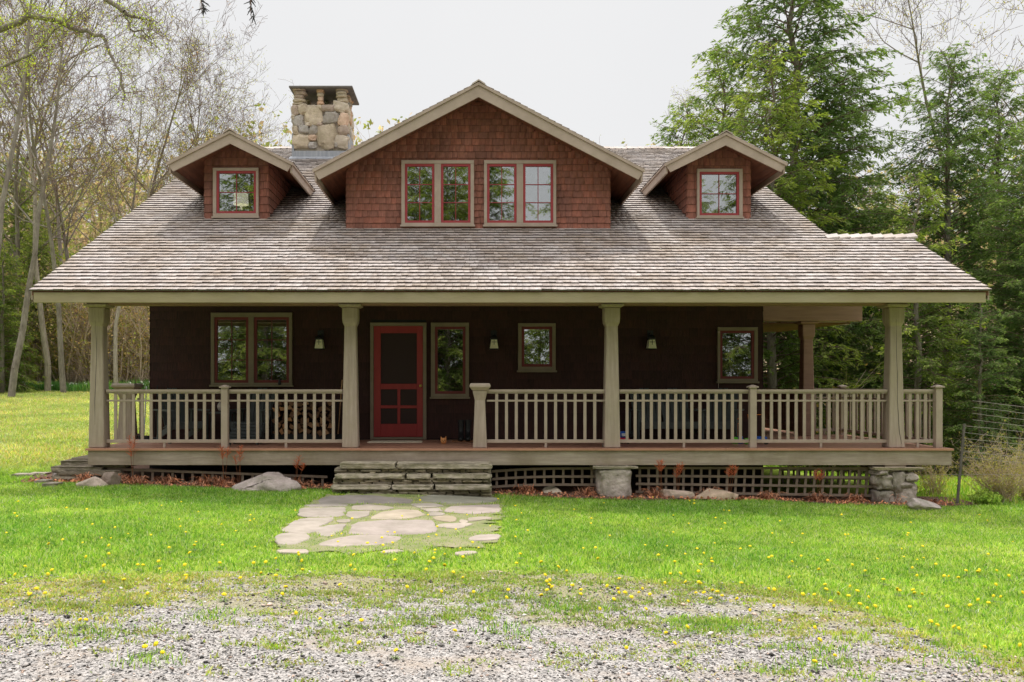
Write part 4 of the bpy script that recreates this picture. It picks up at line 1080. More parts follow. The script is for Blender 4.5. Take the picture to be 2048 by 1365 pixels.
# garden rocks
def grock(px, py_base, wpx, hpx, seed, lab, tint=(1,1,1), power=.75, tilty=0, rough=.14, depth=.2):
    x, y = ground_px(px, py_base); sc = F/y; wd = wpx/sc/2; hh = hpx/sc
    o = rock('garden_rock', x, y+depth*.6, H(x,y)+hh*.36, (wd, depth, hh*.62), seed, tint, power=power, rough=rough*.6, tilty=tilty, cuts=7)
    tag(o, lab, 'rock', 'rocks edging the garden bed')
grock(180, 975, 54, 20, 21, 'rounded pale grey rock at the left end of the garden bed', (1.35,1.25,1.15), depth=.18)
grock(528, 982, 126, 30, 22, 'large flat wedge of grey rock left of the stone steps', (1.25,1.22,1.22), power=.55, tilty=R(7), rough=.3, depth=.26)
grock(1107, 989, 40, 14, 23, 'small pale rock in the grass right of the stone steps', (1.5,1.45,1.25), tilty=R(10), depth=.1)
grock(1356, 998, 62, 17, 24, 'flat pale rock, left one of the pair before the right lattice', (1.4,1.25,1.1), power=.6, depth=.15)
grock(1436, 1001, 84, 20, 25, 'long sandy coloured block, right one of the pair before the right lattice', (1.45,1.25,1.0), power=.5, depth=.16)
grock(1858, 1022, 60, 20, 26, 'slanting grey stone at the foot of the rubble pier', (1.2,1.2,1.2), tilty=R(14), depth=.14)
grock(112, 962, 30, 22, 27, 'small upright grey stone among dry grass by the left stone pile', (1.1,1.1,1.1), depth=.1)
grock(222, 972, 34, 26, 28, 'dark brown rock under the porch edge behind the left clumps', (.7,.62,.55), depth=.14)

# dry clumps and stalks in the bed
def clump(px, py, n, h, seed, spread=.22, tints=((1,1,1),(1.5,1.2,1),(.7,.6,.6),(1.6,1.7,1.8)), wd=.009):
    rg = np.random.default_rng(seed); x, y = ground_px(px, py); y = min(y+.12, 13.5)
    V = []; Fc = []; T = []
    for i in range(n):
        a = rg.uniform(0, 6.28); d = rg.uniform(.3, 1)*spread; hh = h*rg.uniform(.3, 1)
        b = np.array([rg.normal(0, .06), rg.normal(0, .05), 0]); tip = b+np.array([math.cos(a)*d, math.sin(a)*d*.7, hh*rg.uniform(.1,.8)]); mid = b+(tip-b)*.5+np.array([0,0,hh*.5])
        w_ = np.array([-math.sin(a), math.cos(a), rg.normal(0,.5)])*wd*.5
        i0 = len(V); V += [b-w_, b+w_, mid+w_, mid-w_, tip+w_*.4, tip-w_*.4]; Fc += [(i0,i0+1,i0+2,i0+3),(i0+3,i0+2,i0+4,i0+5)]
        T += [np.array(tints[rg.integers(len(tints))])*rg.uniform(.7,1.2)]*6
    o = mesh_np('dry_clump', np.array(V), np.array(Fc), M_STRAW, None, np.array(T)); o.location = (x, y, H(x,y)+.015); return o
cl = [(165,968,'before the left stone pile'),(238,965,'just right of the rounded pale rock'),(262,972,'spilling onto the lawn below the left lattice'),(352,966,'under the middle of the left railing'),(410,972,'between the left clumps and the grey wedge rock'),(462,968,'behind the left tip of the grey wedge rock'),(602,972,'between the grey wedge rock and the stone steps'),(1048,980,'just right of the stone steps'),(1165,984,'left of the squat block pier'),(1292,982,'right of the squat block pier'),(1400,988,'behind the pair of flat rocks'),(1510,992,'right of the sandy block'),(1612,998,'before the middle of the right lattice'),(1700,1004,'before the right end of the right lattice'),(1790,1010,'at the foot of the rubble pier')]
for i, (px, py, w_) in enumerate(cl):
    o = clump(px, py, 110 if i in (0,1,2,4,5) else 80, .19, 400+i, .24); tag(o, 'reddish brown dry plant clump '+w_, 'dry plant', 'dry plant clumps in the garden bed')
def stalk(px, pyb, pyt, seed, lab):
    rg = np.random.default_rng(seed); x, y = ground_px(px, pyb); y = min(y, 13.35); top = PZ(pyt, y)-H(x,y)
    nb = MB()
    for k in range(3):
        dx = rg.normal(0, .05); tp = top*rg.uniform(.75, 1)
        pts = [(rg.normal(0,.02), 0, 0), (dx*.5, 0, tp*.5), (dx, rg.normal(0,.02), tp)]
        nb.tc = (.6,.5,.45); nb.tube(pts, [.003,.0022,.0015], 4)
        for j in range(26):
            t = rg.uniform(.72, 1); a = rg.uniform(0, 6.28); L = rg.uniform(.02,.06)*(1.3-t)*3
            q = Vector((dx*t, 0, tp*t)); e = q+Vector((math.cos(a)*L, math.sin(a)*L, L*.8))
            nb.tc = (1.5,.8,.6); nb.tube([q, e], [.003,.0015], 3, cap=False)
    o = nb.build('dry_stalk', M_STRAW); o.location = (x, y, H(x,y)); tag(o, lab, 'dry stalk', 'dry seed stalks before the porch')
for i, (px, b, t, lab) in enumerate([(282,965,868,'tall rusty seed stalks rising over the left railing'),(465,970,885,'pale seed stalks behind the grey wedge rock'),(507,965,892,'rusty seed stalks above the grey wedge rock'),(608,968,912,'short rusty seed stalks left of the stone steps'),(1332,985,920,'rusty seed stalks at the left of the right lattice'),(1432,990,928,'short seed stalks above the sandy block'),(1600,995,930,'rusty seed stalks before the right lattice middle'),(1305,985,905,'bare thin stalks right of the squat block pier')]): stalk(px, b, t, 500+i, lab)
# fallen leaves in the bed
rng = np.random.default_rng(12); n = 4200
x = rng.uniform(-6.9, 7.6, n); y = rng.uniform(13.12, 13.7, n); y += .03*np.sin(x*1.7)
z = hgt(x, y)+rng.uniform(.02, .05, n); s_ = rng.uniform(.008, .028, n); a = rng.uniform(0, 6.28, n)
d1 = np.stack([np.cos(a)*s_, np.sin(a)*s_, rng.normal(0,.5,n)*s_], 1); d2 = np.stack([-np.sin(a)*s_*.7, np.cos(a)*s_*.7, rng.normal(0,.5,n)*s_], 1); c = np.stack([x,y,z],1)
V = np.stack([c-d1,c+d2,c+d1,c-d2],1).reshape(-1,3); Fq = (np.arange(n)*4)[:,None]+np.arange(4)
tc_ = np.array([(1,1,1),(1.6,1.5,1.4),(.6,.5,.5),(2,1.7,1.5)])[rng.integers(4,size=n)]
k = ~((x > SX(660)) & (x < SX(990)))
Fq = Fq[k]
tag(mesh_np('leaf_litter', V, Fq, M_STRAW, tint=np.repeat(tc_,4,0)), 'fallen brown leaves and mulch chips in the garden bed', 'leaf litter', kind='stuff')

# ------------------------------------------------------------------ dandelions
def dandelion_mesh(name, big):
    rg = np.random.default_rng(3 if big else 4); r = .018
    V = [(0,0,.012)]; Fc = []
    k = 14
    for ring, (rr, zz) in enumerate(((.55, .010), (1.0, .002), (.8, -.006))):
        for j in range(k):
            a = 2*math.pi*j/k; q = r*rr*(1+(.12 if (j+ring) % 2 else -.1)); V.append((math.cos(a)*q, math.sin(a)*q, zz))
    for j in range(k): Fc.append((0, 1+j, 1+(j+1)%k))
    for ring in (0, 1):
        for j in range(k):
            a, b = 1+ring*k+j, 1+ring*k+(j+1)%k; Fc += [(a, a+k, b+k), (a, b+k, b)]
    me = bpy.data.meshes.new(name); me.from_pydata(V, [], Fc); me.materials.append(M_YEL); return me
me_head = dandelion_mesh('flower_head', True)
mb = MB(); mb.tube([(0,0,-.055),(.003,0,-.02),(0,0,0)], [.0022,.002,.002], 5); o_ = mb.build('stem', M_STEM); me_stem = o_.data; bpy.data.objects.remove(o_)
mb = MB()
for j in range(7):
    a = j*.9; L = .05+.012*(j%3); d = Vector((math.cos(a), math.sin(a), 0)); n_ = Vector((-d.y, d.x, 0))*.008
    mb.add([(0,0,-.054), d*L*.5+n_+Vector((0,0,-.040)), d*L+Vector((0,0,-.048)), d*L*.5-n_+Vector((0,0,-.040))], [(0,1,2,3)])
o_ = mb.build('leaves', M_STEM); me_lv = o_.data; bpy.data.objects.remove(o_)
rng = np.random.default_rng(64); cnt = 0
spots = []
def addsp(px, py, on):
    x, y = ground_px(px, py); spots.append((x, y, on))
hand = [(96,1163),(30,1165),(58,1164+40),(60,1205),(320,1150),(160,1262),(172,1262),(290,1316),(312,1310),(325,1322),(448,1206),(295,1204),(522,1163),(552,1163),(565,1205),(592,1241),(640,1256),(723,1260),(910,1278),(718,1303),(792,1323),(1253,1313),(680,1182),(710,1155),(1200,1232),(1238,1198),(1250,1203),(1300,1206),(1330,1180),(1392,1199),(1408,1200),(1435,1200),(1500,1240),(1720,1225),(1735,1234),(1820,1228),(1862,1262),(1875,1270),(1918,1275),(1908,1268),(2040,1306),(1630,1347),(1670,1332),(1560,1256),(1640,1298),(1375,1275),(1332,1281),(1228,1215),(1350,1306),(1630,1270),(1970,1310),(605,1152)]
for p in hand: addsp(p[0], p[1], 'gravel' if ground_px(*p)[1] < gravel_y(ground_px(*p)[0]) else 'lawn')
while len(spots) < 130:
    px = rng.uniform(0, 2048); x_ = ground_px(px, 1160)[0]; py = rng.uniform(1150, 1215) if px < 1250 or rng.random() < .5 else rng.uniform(1150, 1240)
    x, y = ground_px(px, py); 
    if px < 950 and rng.random() < .6: continue
    spots.append((x, y, 'gravel' if y < gravel_y(x) else 'lawn'))
while len(spots) < 290:
    px = rng.uniform(0, 2048); py = 1000+150*rng.random()**.8
    if px > 1700: py = rng.uniform(1040, 1240)
    x, y = ground_px(px, py)
    if any(inpoly(np.array([x]), np.array([y]), p[1])[0] for p in FP): continue
    spots.append((x, y, 'lawn'))
for i in range(10): addsp(690+rng.uniform(-60,270), rng.uniform(1075,1108), 'lawn')
for i, (x, y, on) in enumerate(spots):
    z = H(x, y)+.062+rng.uniform(-.012, .012); s_ = rng.uniform(.75, 1.25)
    lab, grp = (('yellow dandelion growing out of the gravel drive', 'dandelions on the gravel') if on == 'gravel' else ('yellow dandelion blooming in the lawn', 'dandelions in the lawn'))
    if y < 8.3:
        t = empty('dandelion', (x, y, z), lab, 'dandelion', grp, rng.uniform(0, 6.28)); s_ *= .82; t.scale = (s_, s_, 1)
        for nm, me in (('flower_head', me_head), ('stem', me_stem), ('leaves', me_lv)):
            o = link(bpy.data.objects.new(nm, me), t)
            if nm == 'flower_head': o.rotation_euler = (rng.normal(.25,.25), rng.normal(0,.25), 0)
    else:
        o = link(bpy.data.objects.new('dandelion', me_head)); o.location = (x, y, z+.008); o.scale = (s_*.7, s_*.7, s_*.6); o.rotation_euler = (rng.normal(.35,.2), rng.normal(0,.2), 0); tag(o, lab, 'dandelion', grp)

# ------------------------------------------------------------------ trees
def tube_segments(P0, P1, R0, R1, k=3):
    P0 = np.asarray(P0); P1 = np.asarray(P1); R0 = np.asarray(R0); R1 = np.asarray(R1)
    d = P1-P0; L = np.linalg.norm(d, axis=1, keepdims=True)+1e-9; d = d/L
    ref = np.where(np.abs(d[:, 2:3]) < .9, np.array([[0,0,1.]]), np.array([[1.,0,0]]))
    a = np.cross(d, ref); a /= np.linalg.norm(a, axis=1, keepdims=True)+1e-9; b = np.cross(d, a)
    n = len(P0); V = np.empty((n, 2*k, 3))
    for j in range(k):
        an = 2*math.pi*j/k; o = a*math.cos(an)+b*math.sin(an)
        V[:, j] = P0+o*R0[:, None]; V[:, k+j] = P1+o*R1[:, None]
    base = (np.arange(n)*2*k)[:, None]
    Fc = np.concatenate([base+np.array([j, (j+1)%k, k+(j+1)%k, k+j]) for j in range(k)])
    return V.reshape(-1, 3), Fc
def quads_at(C, D1, D2):
    V = np.stack([C-D1, C-D2*.9+D1*.1, C+D1, C+D2*.9+D1*.1], 1).reshape(-1, 3)
    return V, (np.arange(len(C))*4)[:, None]+np.arange(4)
def hardwood_meshes(seed, Ht, r0, spread=.5, leafn=2.0, leafc=((1,1,1),), lean=(0,0), first=.3, leaf=.05, depth=4, density=1.0):
    rg = np.random.default_rng(seed); segs = []; tw = []; tips = []
    def grow(p, d, L, r, lv):
        n = max(3, int(5 if lv == 0 else 4)); 
        if lv == 0: n = 12
        pts = [p]; rad = [r]; dd = d.copy()
        for i in range(n):
            dd = dd+rg.normal(0, .055 if lv == 0 else .16, 3)+np.array([0,0,.05 if lv else .03]); dd /= np.linalg.norm(dd)
            p = p+dd*L/n; pts.append(p); rad.append(r*(1-(i+1)/n*(.82 if lv else .9)))
        (segs if lv <= 1 else tw).extend([(pts[i], pts[i+1], rad[i], rad[i+1]) for i in range(n)])
        if lv >= depth-1: tips.extend(pts[1:])
        if lv >= depth: return
        nc = int({0: 20, 1: 8, 2: 6, 3: 5}[lv]*density)
        for c in range(nc):
            t = rg.uniform(first if lv == 0 else .2, .98); i = min(int(t*n), n-1); f = t*n-i; q = pts[i]*(1-f)+pts[i+1]*f
            ax = pts[i+1]-pts[i]; ax /= np.linalg.norm(ax)
            side = rg.normal(0, 1, 3); side -= ax*side.dot(ax); side /= np.linalg.norm(side)
            up = rg.uniform(.35, .95); nd = ax*up+side*rg.uniform(.6, 1.0); nd[2] += .1; nd /= np.linalg.norm(nd)
            rr = max(rad[i]*rg.uniform(.35, .6), .006)
            cl_ = (L*spread*(1.15-.75*t) if lv == 0 else L*rg.uniform(.4, .62))
            grow(q, nd, cl_*rg.uniform(.7,1.15), rr, lv+1)
    d0 = np.array([lean[0], lean[1], 1.]); d0 /= np.linalg.norm(d0)
    grow(np.array([0,0,-.3]), d0, Ht, r0, 0)
    a = tube_segments(*zip(*[(s[0], s[1], s[2], s[3]) for s in segs]), k=8)
    b = tube_segments(*zip(*[(s[0], s[1], max(s[2], .007), max(s[3], .005)) for s in tw]), k=3)
    tips = np.array(tips); n = int(len(tips)*leafn); C = tips[rg.integers(len(tips), size=n)]+rg.normal(0, .16, (n, 3))
    D1 = rg.normal(0, 1, (n, 3)); D1 /= np.linalg.norm(D1, axis=1, keepdims=True); D2 = np.cross(D1, rg.normal(0, 1, (n, 3))); D2 /= np.linalg.norm(D2, axis=1, keepdims=True)+1e-9
    s_ = leaf*rg.uniform(.5, 1.2, (n, 1)); L_ = quads_at(C, D1*s_, D2*s_*.55)
    lc = np.array(leafc)[rg.integers(len(leafc), size=n)]*rg.uniform(.75, 1.25, (n, 1))
    return a, b, (L_[0], L_[1], np.repeat(lc, 4, 0))
def make_mesh(name, V, Fc, mat, tint=None):
    o = mesh_np(name, V, Fc, mat, None, tint, name == 'trunk'); me = o.data; bpy.data.objects.remove(o); return me
def hardwood(seed, bark=M_BARK, **kw):
    a, b, l = hardwood_meshes(seed, **kw)
    return [('trunk', make_mesh('trunk', a[0], a[1], bark)), ('twigs', make_mesh('twigs', b[0], b[1], M_TWIG)), ('crown', make_mesh('crown', l[0], l[1], M_LEAF, l[2]))]
def place_tree(kit, name, x, y, s, rz, label, group, z=None, sub=.0, tilt=(0,0), dark=False):
    t = empty(name, (x, y, (H(x, y) if z is None else z)-.1), label, 'tree', group, rz); t.scale = (s, s, s); t.rotation_euler = (tilt[0], tilt[1], rz)
    root = {}
    for nm, me in kit:
        if nm == 'twigs':
            o = link(bpy.data.objects.new(nm, me), root['trunk'])
        else: o = link(bpy.data.objects.new(nm, me), t); root[nm] = o
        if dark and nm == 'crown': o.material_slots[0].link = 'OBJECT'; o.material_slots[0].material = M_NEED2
    return t
def hemlock(seed, Ht=16., Rb=3.8, nb_=150, t0=.10, dens=1.0, up=.25, colors=None, leaf=.088, gap=0.0, droop=.45, bright=1.0):
    rg = np.random.default_rng(seed); segs = []; C = []; D1 = []; D2 = []; T = []
    n = 16; tr = [np.array([rg.normal(0,.04)*i*.2, rg.normal(0,.04)*i*.2, Ht*i/n-.2]) for i in range(n+1)]; r0 = Ht*.0135
    trs = [(tr[i], tr[i+1], r0*(1-i/n)+.015, r0*(1-(i+1)/n)+.012) for i in range(n)]
    lim = []
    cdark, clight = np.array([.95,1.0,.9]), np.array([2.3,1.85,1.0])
    for b in range(nb_):
        t = t0+(1-t0)*(b/nb_)**1.05; t = min(t, .995)
        az = b*2.39996+rg.normal(0,.35); L = Rb*((1-t)**.62)*rg.uniform(.6, 1.15)+.35
        if t < .3: L *= .75+.8*t
        if rg.random() < gap: continue
        i = min(int(t*n), n-1); base = tr[i]+(tr[i+1]-tr[i])*(t*n-i)
        hd = np.array([math.cos(az), math.sin(az), 0.]); elev = up+.35*t+rg.normal(0,.1)
        m = max(4, int(L/.35)); pts = []
        for q in range(m+1):
            f = q/m; pts.append(base+hd*L*f*(1-.08*f)+np.array([0,0,L*(elev*f-droop*f*f*(1-.4*t))])+rg.normal(0,.03,3)*f)
        pts = np.array(pts); rr = .012+.014*L/3
        for q in range(m): lim.append((pts[q], pts[q+1], rr*(1-q/m)+.005, rr*(1-(q+1)/m)+.004))
        sd = np.array([-hd[1], hd[0], 0.])
        ns = int(L/.092*dens); tone = rg.uniform(.0, 1)
        for q in range(ns):
            f = rg.uniform(.12, 1.0); jj = min(int(f*m), m-1); p = pts[jj]+(pts[jj+1]-pts[jj])*(f*m-jj)
            sg = 1 if q % 2 else -1; l = (.20+.32*L*(1-f*.75)*.55)*rg.uniform(.6,1.2); l = min(l, 1.15)
            dr = sd*sg*rg.uniform(.5,1)+hd*rg.uniform(.5,1.0)+np.array([0,0,rg.normal(-.12,.30)]); dr /= np.linalg.norm(dr)
            p = p+rg.normal(0,.05,3); e = p+dr*l+np.array([0,0,-.30*l]); segs.append((p, e, .006, .003))
            k = max(3, int(l/.039*dens)); u = rg.random(k)**.8; pos = p+(e-p)*u[:,None]+rg.normal(0,.028,(k,3))
            s2 = np.where(rg.random(k) < .5, 1., -1.)[:,None]; perp = np.cross(dr, [0,0,1.]); perp /= np.linalg.norm(perp)+1e-9
            dd = dr*rg.uniform(.4,1,(k,1))+perp*s2*rg.uniform(.2,1,(k,1))+np.array([0,0,-.25])+rg.normal(0,.2,(k,3)); dd /= np.linalg.norm(dd,axis=1,keepdims=True)
            ww = np.cross(dd, np.array([0,0,1.])+rg.normal(0,.5,(k,3))); ww /= np.linalg.norm(ww,axis=1,keepdims=True)+1e-9
            sz = leaf*rg.uniform(.6,1.3,(k,1)); C.append(pos+dd*sz*.5); D1.append(dd*sz); D2.append(ww*sz*.31)
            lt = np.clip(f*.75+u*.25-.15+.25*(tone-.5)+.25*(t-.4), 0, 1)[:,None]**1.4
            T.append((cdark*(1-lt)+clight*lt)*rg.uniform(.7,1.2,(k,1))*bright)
    C = np.vstack(C); D1 = np.vstack(D1); D2 = np.vstack(D2); T = np.vstack(T)
    if colors is not None: T = T*np.array(colors)
    LV, LF = quads_at(C, D1, D2)
    a = tube_segments(*zip(*trs), k=10); b = tube_segments(*zip(*(lim+segs)), k=3)
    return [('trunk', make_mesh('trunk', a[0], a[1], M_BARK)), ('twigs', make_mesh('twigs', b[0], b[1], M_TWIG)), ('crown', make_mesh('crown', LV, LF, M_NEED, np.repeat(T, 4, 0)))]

HK = [hemlock(1, 19, 5.4, 250, .06, 1.0, up=.42, droop=.55), hemlock(2, 16, 4.2, 210, .05, 1.0, up=.3, gap=.08), hemlock(3, 13, 3.3, 150, .04, 1.0, gap=.15, up=.25)]
def at(px, Y): return PX(px, Y)
# right hand hemlocks: (px of trunk, Y, kit, top py)
RT = [(1590, 30, 0, -260, 'tall full hemlock behind the right dormer, its top cut by the photo edge'),
      (1440, 35, 1, 80, 'paler hemlock standing left of the tall full one'),
      (1545, 26, 1, 70, 'bright green topped hemlock in front of the tall full one'),
      (1680, 32, 0, 130, 'loose open hemlock right of the tall full one'),
      (1895, 26, 0, 80, 'pointed hemlock behind the right end of the porch roof'),
      (1835, 22.5, 2, 330, 'young hemlock with drooping boughs beside the porch roof'),
      (2000, 30, 0, 130, 'broad dark hemlock near the right edge of the photo'),
      (2070, 23, 0, 230, 'dark hemlock cut by the right edge of the photo'),
      (1750, 38, 1, 360, 'distant hemlock seen in the gap right of the roof'),
      (1640, 44, 2, 420, 'distant hemlock low behind the porch posts'),
      (1960, 21, 2, 560, 'low dark hemlock behind the wire fence'),
      (1370, 40, 1, 190, 'distant hemlock left of the right dormer'),]
HT = [19, 16, 13]
for i, (px, Y, k, top, lab) in enumerate(RT):
    x = at(px, Y); zt = PZ(top, Y); s_ = (zt-H(x, Y))/HT[k]
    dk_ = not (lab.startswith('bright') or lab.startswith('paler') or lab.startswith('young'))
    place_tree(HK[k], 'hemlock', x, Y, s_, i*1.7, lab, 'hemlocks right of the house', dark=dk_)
# reflections: trees that stand behind the photographer
for i, (x, y, k, s_) in enumerate([(5.2,-30,2,.72),(-5.2,-17,1,.95),(-1.2,-20,0,.9),(9,-16,2,1.25),(-11,-15,0,.75),(14,-20,0,.8),(-18,-14,1,.9),(7.5,-25,0,1.0),(-3.2,-25,0,1.0),(1.2,-26,0,1.05),(-8,-23,0,.95),(11.5,-22,0,1.1),(-14,-22,0,1.0),(-6.8,-19.5,1,1.1),(17,-17,0,1.0),(-22,-19,0,1)]):
    place_tree(HK[k], 'hemlock', x, y, s_, i*2.1+.4, 'hemlock reflected in the window panes, standing behind the viewer', 'hemlocks behind the viewer')

tan = ((1,1,1.1),(1.1,.95,1),(.8,1,.9),(1.2,1.05,1))
olive = ((.8,1.1,.6),(1,1.2,.6),(1.3,1.3,.7))
KW = [hardwood(11, Ht=19, r0=.155, spread=.40, leafn=.65, leafc=((1,1.15,.8),(1.1,1.1,.8),(.8,1,.9),(1.25,1.05,1)), leaf=.040, first=.42, density=.72), hardwood(12, Ht=17, r0=.14, spread=.46, leafn=.9, leafc=olive, leaf=.042, lean=(.10,0), first=.38, density=.68), hardwood(13, Ht=15, r0=.13, spread=.45, leafn=.12, leafc=((1.3,.8,1.1),(1.2,.8,1)), leaf=.036, first=.3, density=.8), hardwood(14, bark=M_PALET, Ht=18, r0=.14, spread=.36, leafn=.6, leafc=((1,1.15,.8),(1.2,1.2,.8),(1.2,1,1)), leaf=.04, first=.45, density=.7)]
HH = [19, 17, 15, 18]
LT = [(95,38,3,-60,0,'pale grey trunk leaning right, left of the porch post'),
      (128,37,0,60,.08,'forked dark barked maple just left of the roof corner'),
      (235,37,3,190,.05,'slender pale trunk seen between the corner post and the wall'),
      (20,34,1,-120,0,'tall yellow green leafed tree at the left edge of the photo'),
      (-60,30,1,-200,.1,'spreading tree cut by the left edge of the photo'),
      (60,42,2,80,0,'thin bare tree with reddish twigs near the left edge'),
      (160,44,0,110,0,'bare tree rising behind the forked maple'),
      (210,41,1,160,.1,'small leafed tree over the left roof slope'),
      (270,46,2,120,0,'bare reddish tree behind the left roof slope'),
      (330,43,1,150,.05,'yellow leafed tree left of the left dormer'),
      (480,50,2,205,0,'bare twiggy treetop between the left dormer and chimney'),
      (-20,48,2,10,0,'reddish bare tree farthest left in the second row'),
      (120,52,2,60,0,'pinkish bare tree behind the first row'),
      (400,48,0,230,0,'sparse treetop just behind the left dormer'),
      (1975,34,0,-60,0,'tan leafed tree rising above the hemlocks at the right edge'),
      (2070,38,0,-100,0,'tan leafed tree cut by the upper right corner'),
      (1340,50,1,260,0,'low leafed treetop left of the right dormer')]
for i, (px, Y, k, top, tl, lab) in enumerate(LT):
    x = at(px, Y); zt = PZ(top, Y); s_ = (zt-H(x, Y))/(HH[k]*.97)
    place_tree(KW[k], 'hardwood_tree', x, Y, s_, (.1 if k == 1 else i*2.3), lab, 'bare and budding hardwood trees')
def limb_tree():
    Yl = 20.0; rg = np.random.default_rng(5); seg = []; tw = []; tips = []
    def Lp(pts, r0, r1):
        q = [np.array(P(a, b, Yl+c)) for a, b, c in pts]; n = len(q)-1; out = []
        for i in range(n):
            for j in range(3):
                t0, t1 = j/3, (j+1)/3; out.append(q[i]*(1-t0)+q[i+1]*t0)
        out.append(q[-1]); out = [p+rg.normal(0,.025,3) for p in out]; m = len(out)-1
        for i in range(m): seg.append((out[i], out[i+1], r0+(r1-r0)*i/m, r0+(r1-r0)*(i+1)/m))
        return out
    xb, yb = PX(-330, Yl), Yl
    trunk = [np.array([xb, yb, H(xb, yb)-.2]), np.array([xb+.1, yb, 4.]), np.array([xb+.35, yb, 8.])]; 
    tp = P(-270, 60, Yl); seg.append((trunk[0], trunk[1], .26, .22)); seg.append((trunk[1], trunk[2], .22, .17)); seg.append((trunk[2], np.array(tp), .17, .12)); seg.append((np.array(tp), np.array(P(-200, -400, Yl)), .12, .05))
    limbs = [Lp([(-270,60,0),(-120,20,.3),(0,60,.4),(60,30,.2),(112,42,0),(160,58,.2),(205,74,.3),(218,105,.2),(243,150,0),(250,200,.1)], .09, .02),
             Lp([(-220,-200,0),(0,-150,-.5),(120,-70,-.5),(205,-8,-.3),(245,25,-.2),(280,36,0),(300,42,0)], .10, .02),
             Lp([(245,25,-.2),(262,60,-.1),(285,62,0),(300,75,0),(312,92,0)], .025, .008),
             Lp([(-270,160,0),(-100,200,.3),(-20,150,.2),(60,110,.1),(110,60,0),(150,20,0)], .06, .012),
             Lp([(-200,0,0),(-60,-40,.5),(40,-20,.6),(90,-60,.6)], .06, .02)]
    for L_ in limbs:
        for i in range(4, len(L_)):
            for s in range(3):
                p = L_[i]; d = rg.normal(0, 1, 3); d[2] -= .2; d /= np.linalg.norm(d); l = rg.uniform(.2, .7); r = .009
                for q in range(4):
                    p2 = p+d*l/4; tw.append((p, p2, r, r*.75)); r *= .75; tips.append(p2); d = d+rg.normal(0,.3,3); d /= np.linalg.norm(d)
                    if rg.random() < .7: e = p2+rg.normal(0,.12,3); tw.append((p2, e, .004, .003)); tips.append(e)
                    p = p2
    tips = np.array(tips); tx = VX+tips[:,0]/tips[:,1]*F
    pr = np.where(tx < 130, 1.0, .30); pr = pr/pr.sum(); n = 3600; C = tips[rg.choice(len(tips), n, p=pr)]+rg.normal(0,.07,(n,3))
    D1 = rg.normal(0,1,(n,3)); D1 /= np.linalg.norm(D1,axis=1,keepdims=True); D2 = np.cross(D1, rg.normal(0,1,(n,3))); D2 /= np.linalg.norm(D2,axis=1,keepdims=True)
    sz = .028*rg.uniform(.5,1.3,(n,1)); V, Fc = quads_at(C, D1*sz, D2*sz*.6); lc = np.array(((.9,1.3,.5),(1.1,1.5,.5),(1,1.2,.7)))[rg.integers(3,size=n)]*rg.uniform(.8,1.3,(n,1))
    t = empty('hardwood_tree', (xb, yb, H(xb, yb)), 'near hardwood left of the frame whose dark limbs reach into the top left corner', 'tree')
    IM = Matrix.Translation((-xb, -yb, -H(xb, yb)))
    a = tube_segments(*zip(*seg), k=7); o = mesh_np('trunk', a[0], a[1], M_BARK, t); o.matrix_parent_inverse = IM
    b = tube_segments(*zip(*tw), k=3); o2 = mesh_np('twigs', b[0], b[1], M_TWIG, o)
    o = mesh_np('crown', V, Fc, M_LEAF, t, np.repeat(lc,4,0)); o.matrix_parent_inverse = IM
limb_tree()
# conifers low on the left
for i, (px, Y, k, top, lab) in enumerate([(30,44,1,300,'shadowy hemlock low behind the left hardwoods'),(-40,38,1,380,'hemlock cut by the left edge of the photo'),(160,50,2,480,'small hemlock behind the pale trunks'),(280,47,2,470,'hemlock behind the left roof corner'),(75,41,1,430,'light olive hemlock at the edge of the left wood'),(5,37,2,430,'low boughed hemlock at the left edge of the photo'),(190,45,2,520,'half grown hemlock between the pale trunks'),(90,56,1,360,'shadowy hemlock deep in the left wood'),(230,58,1,420,'hemlock deep in the left wood beside the house')]):
    x = at(px, Y); s_ = (PZ(top, Y)-H(x, Y))/HT[k]; place_tree(HK[k], 'hemlock', x, Y, s_, i*1.3, lab, 'hemlocks in the left wood')

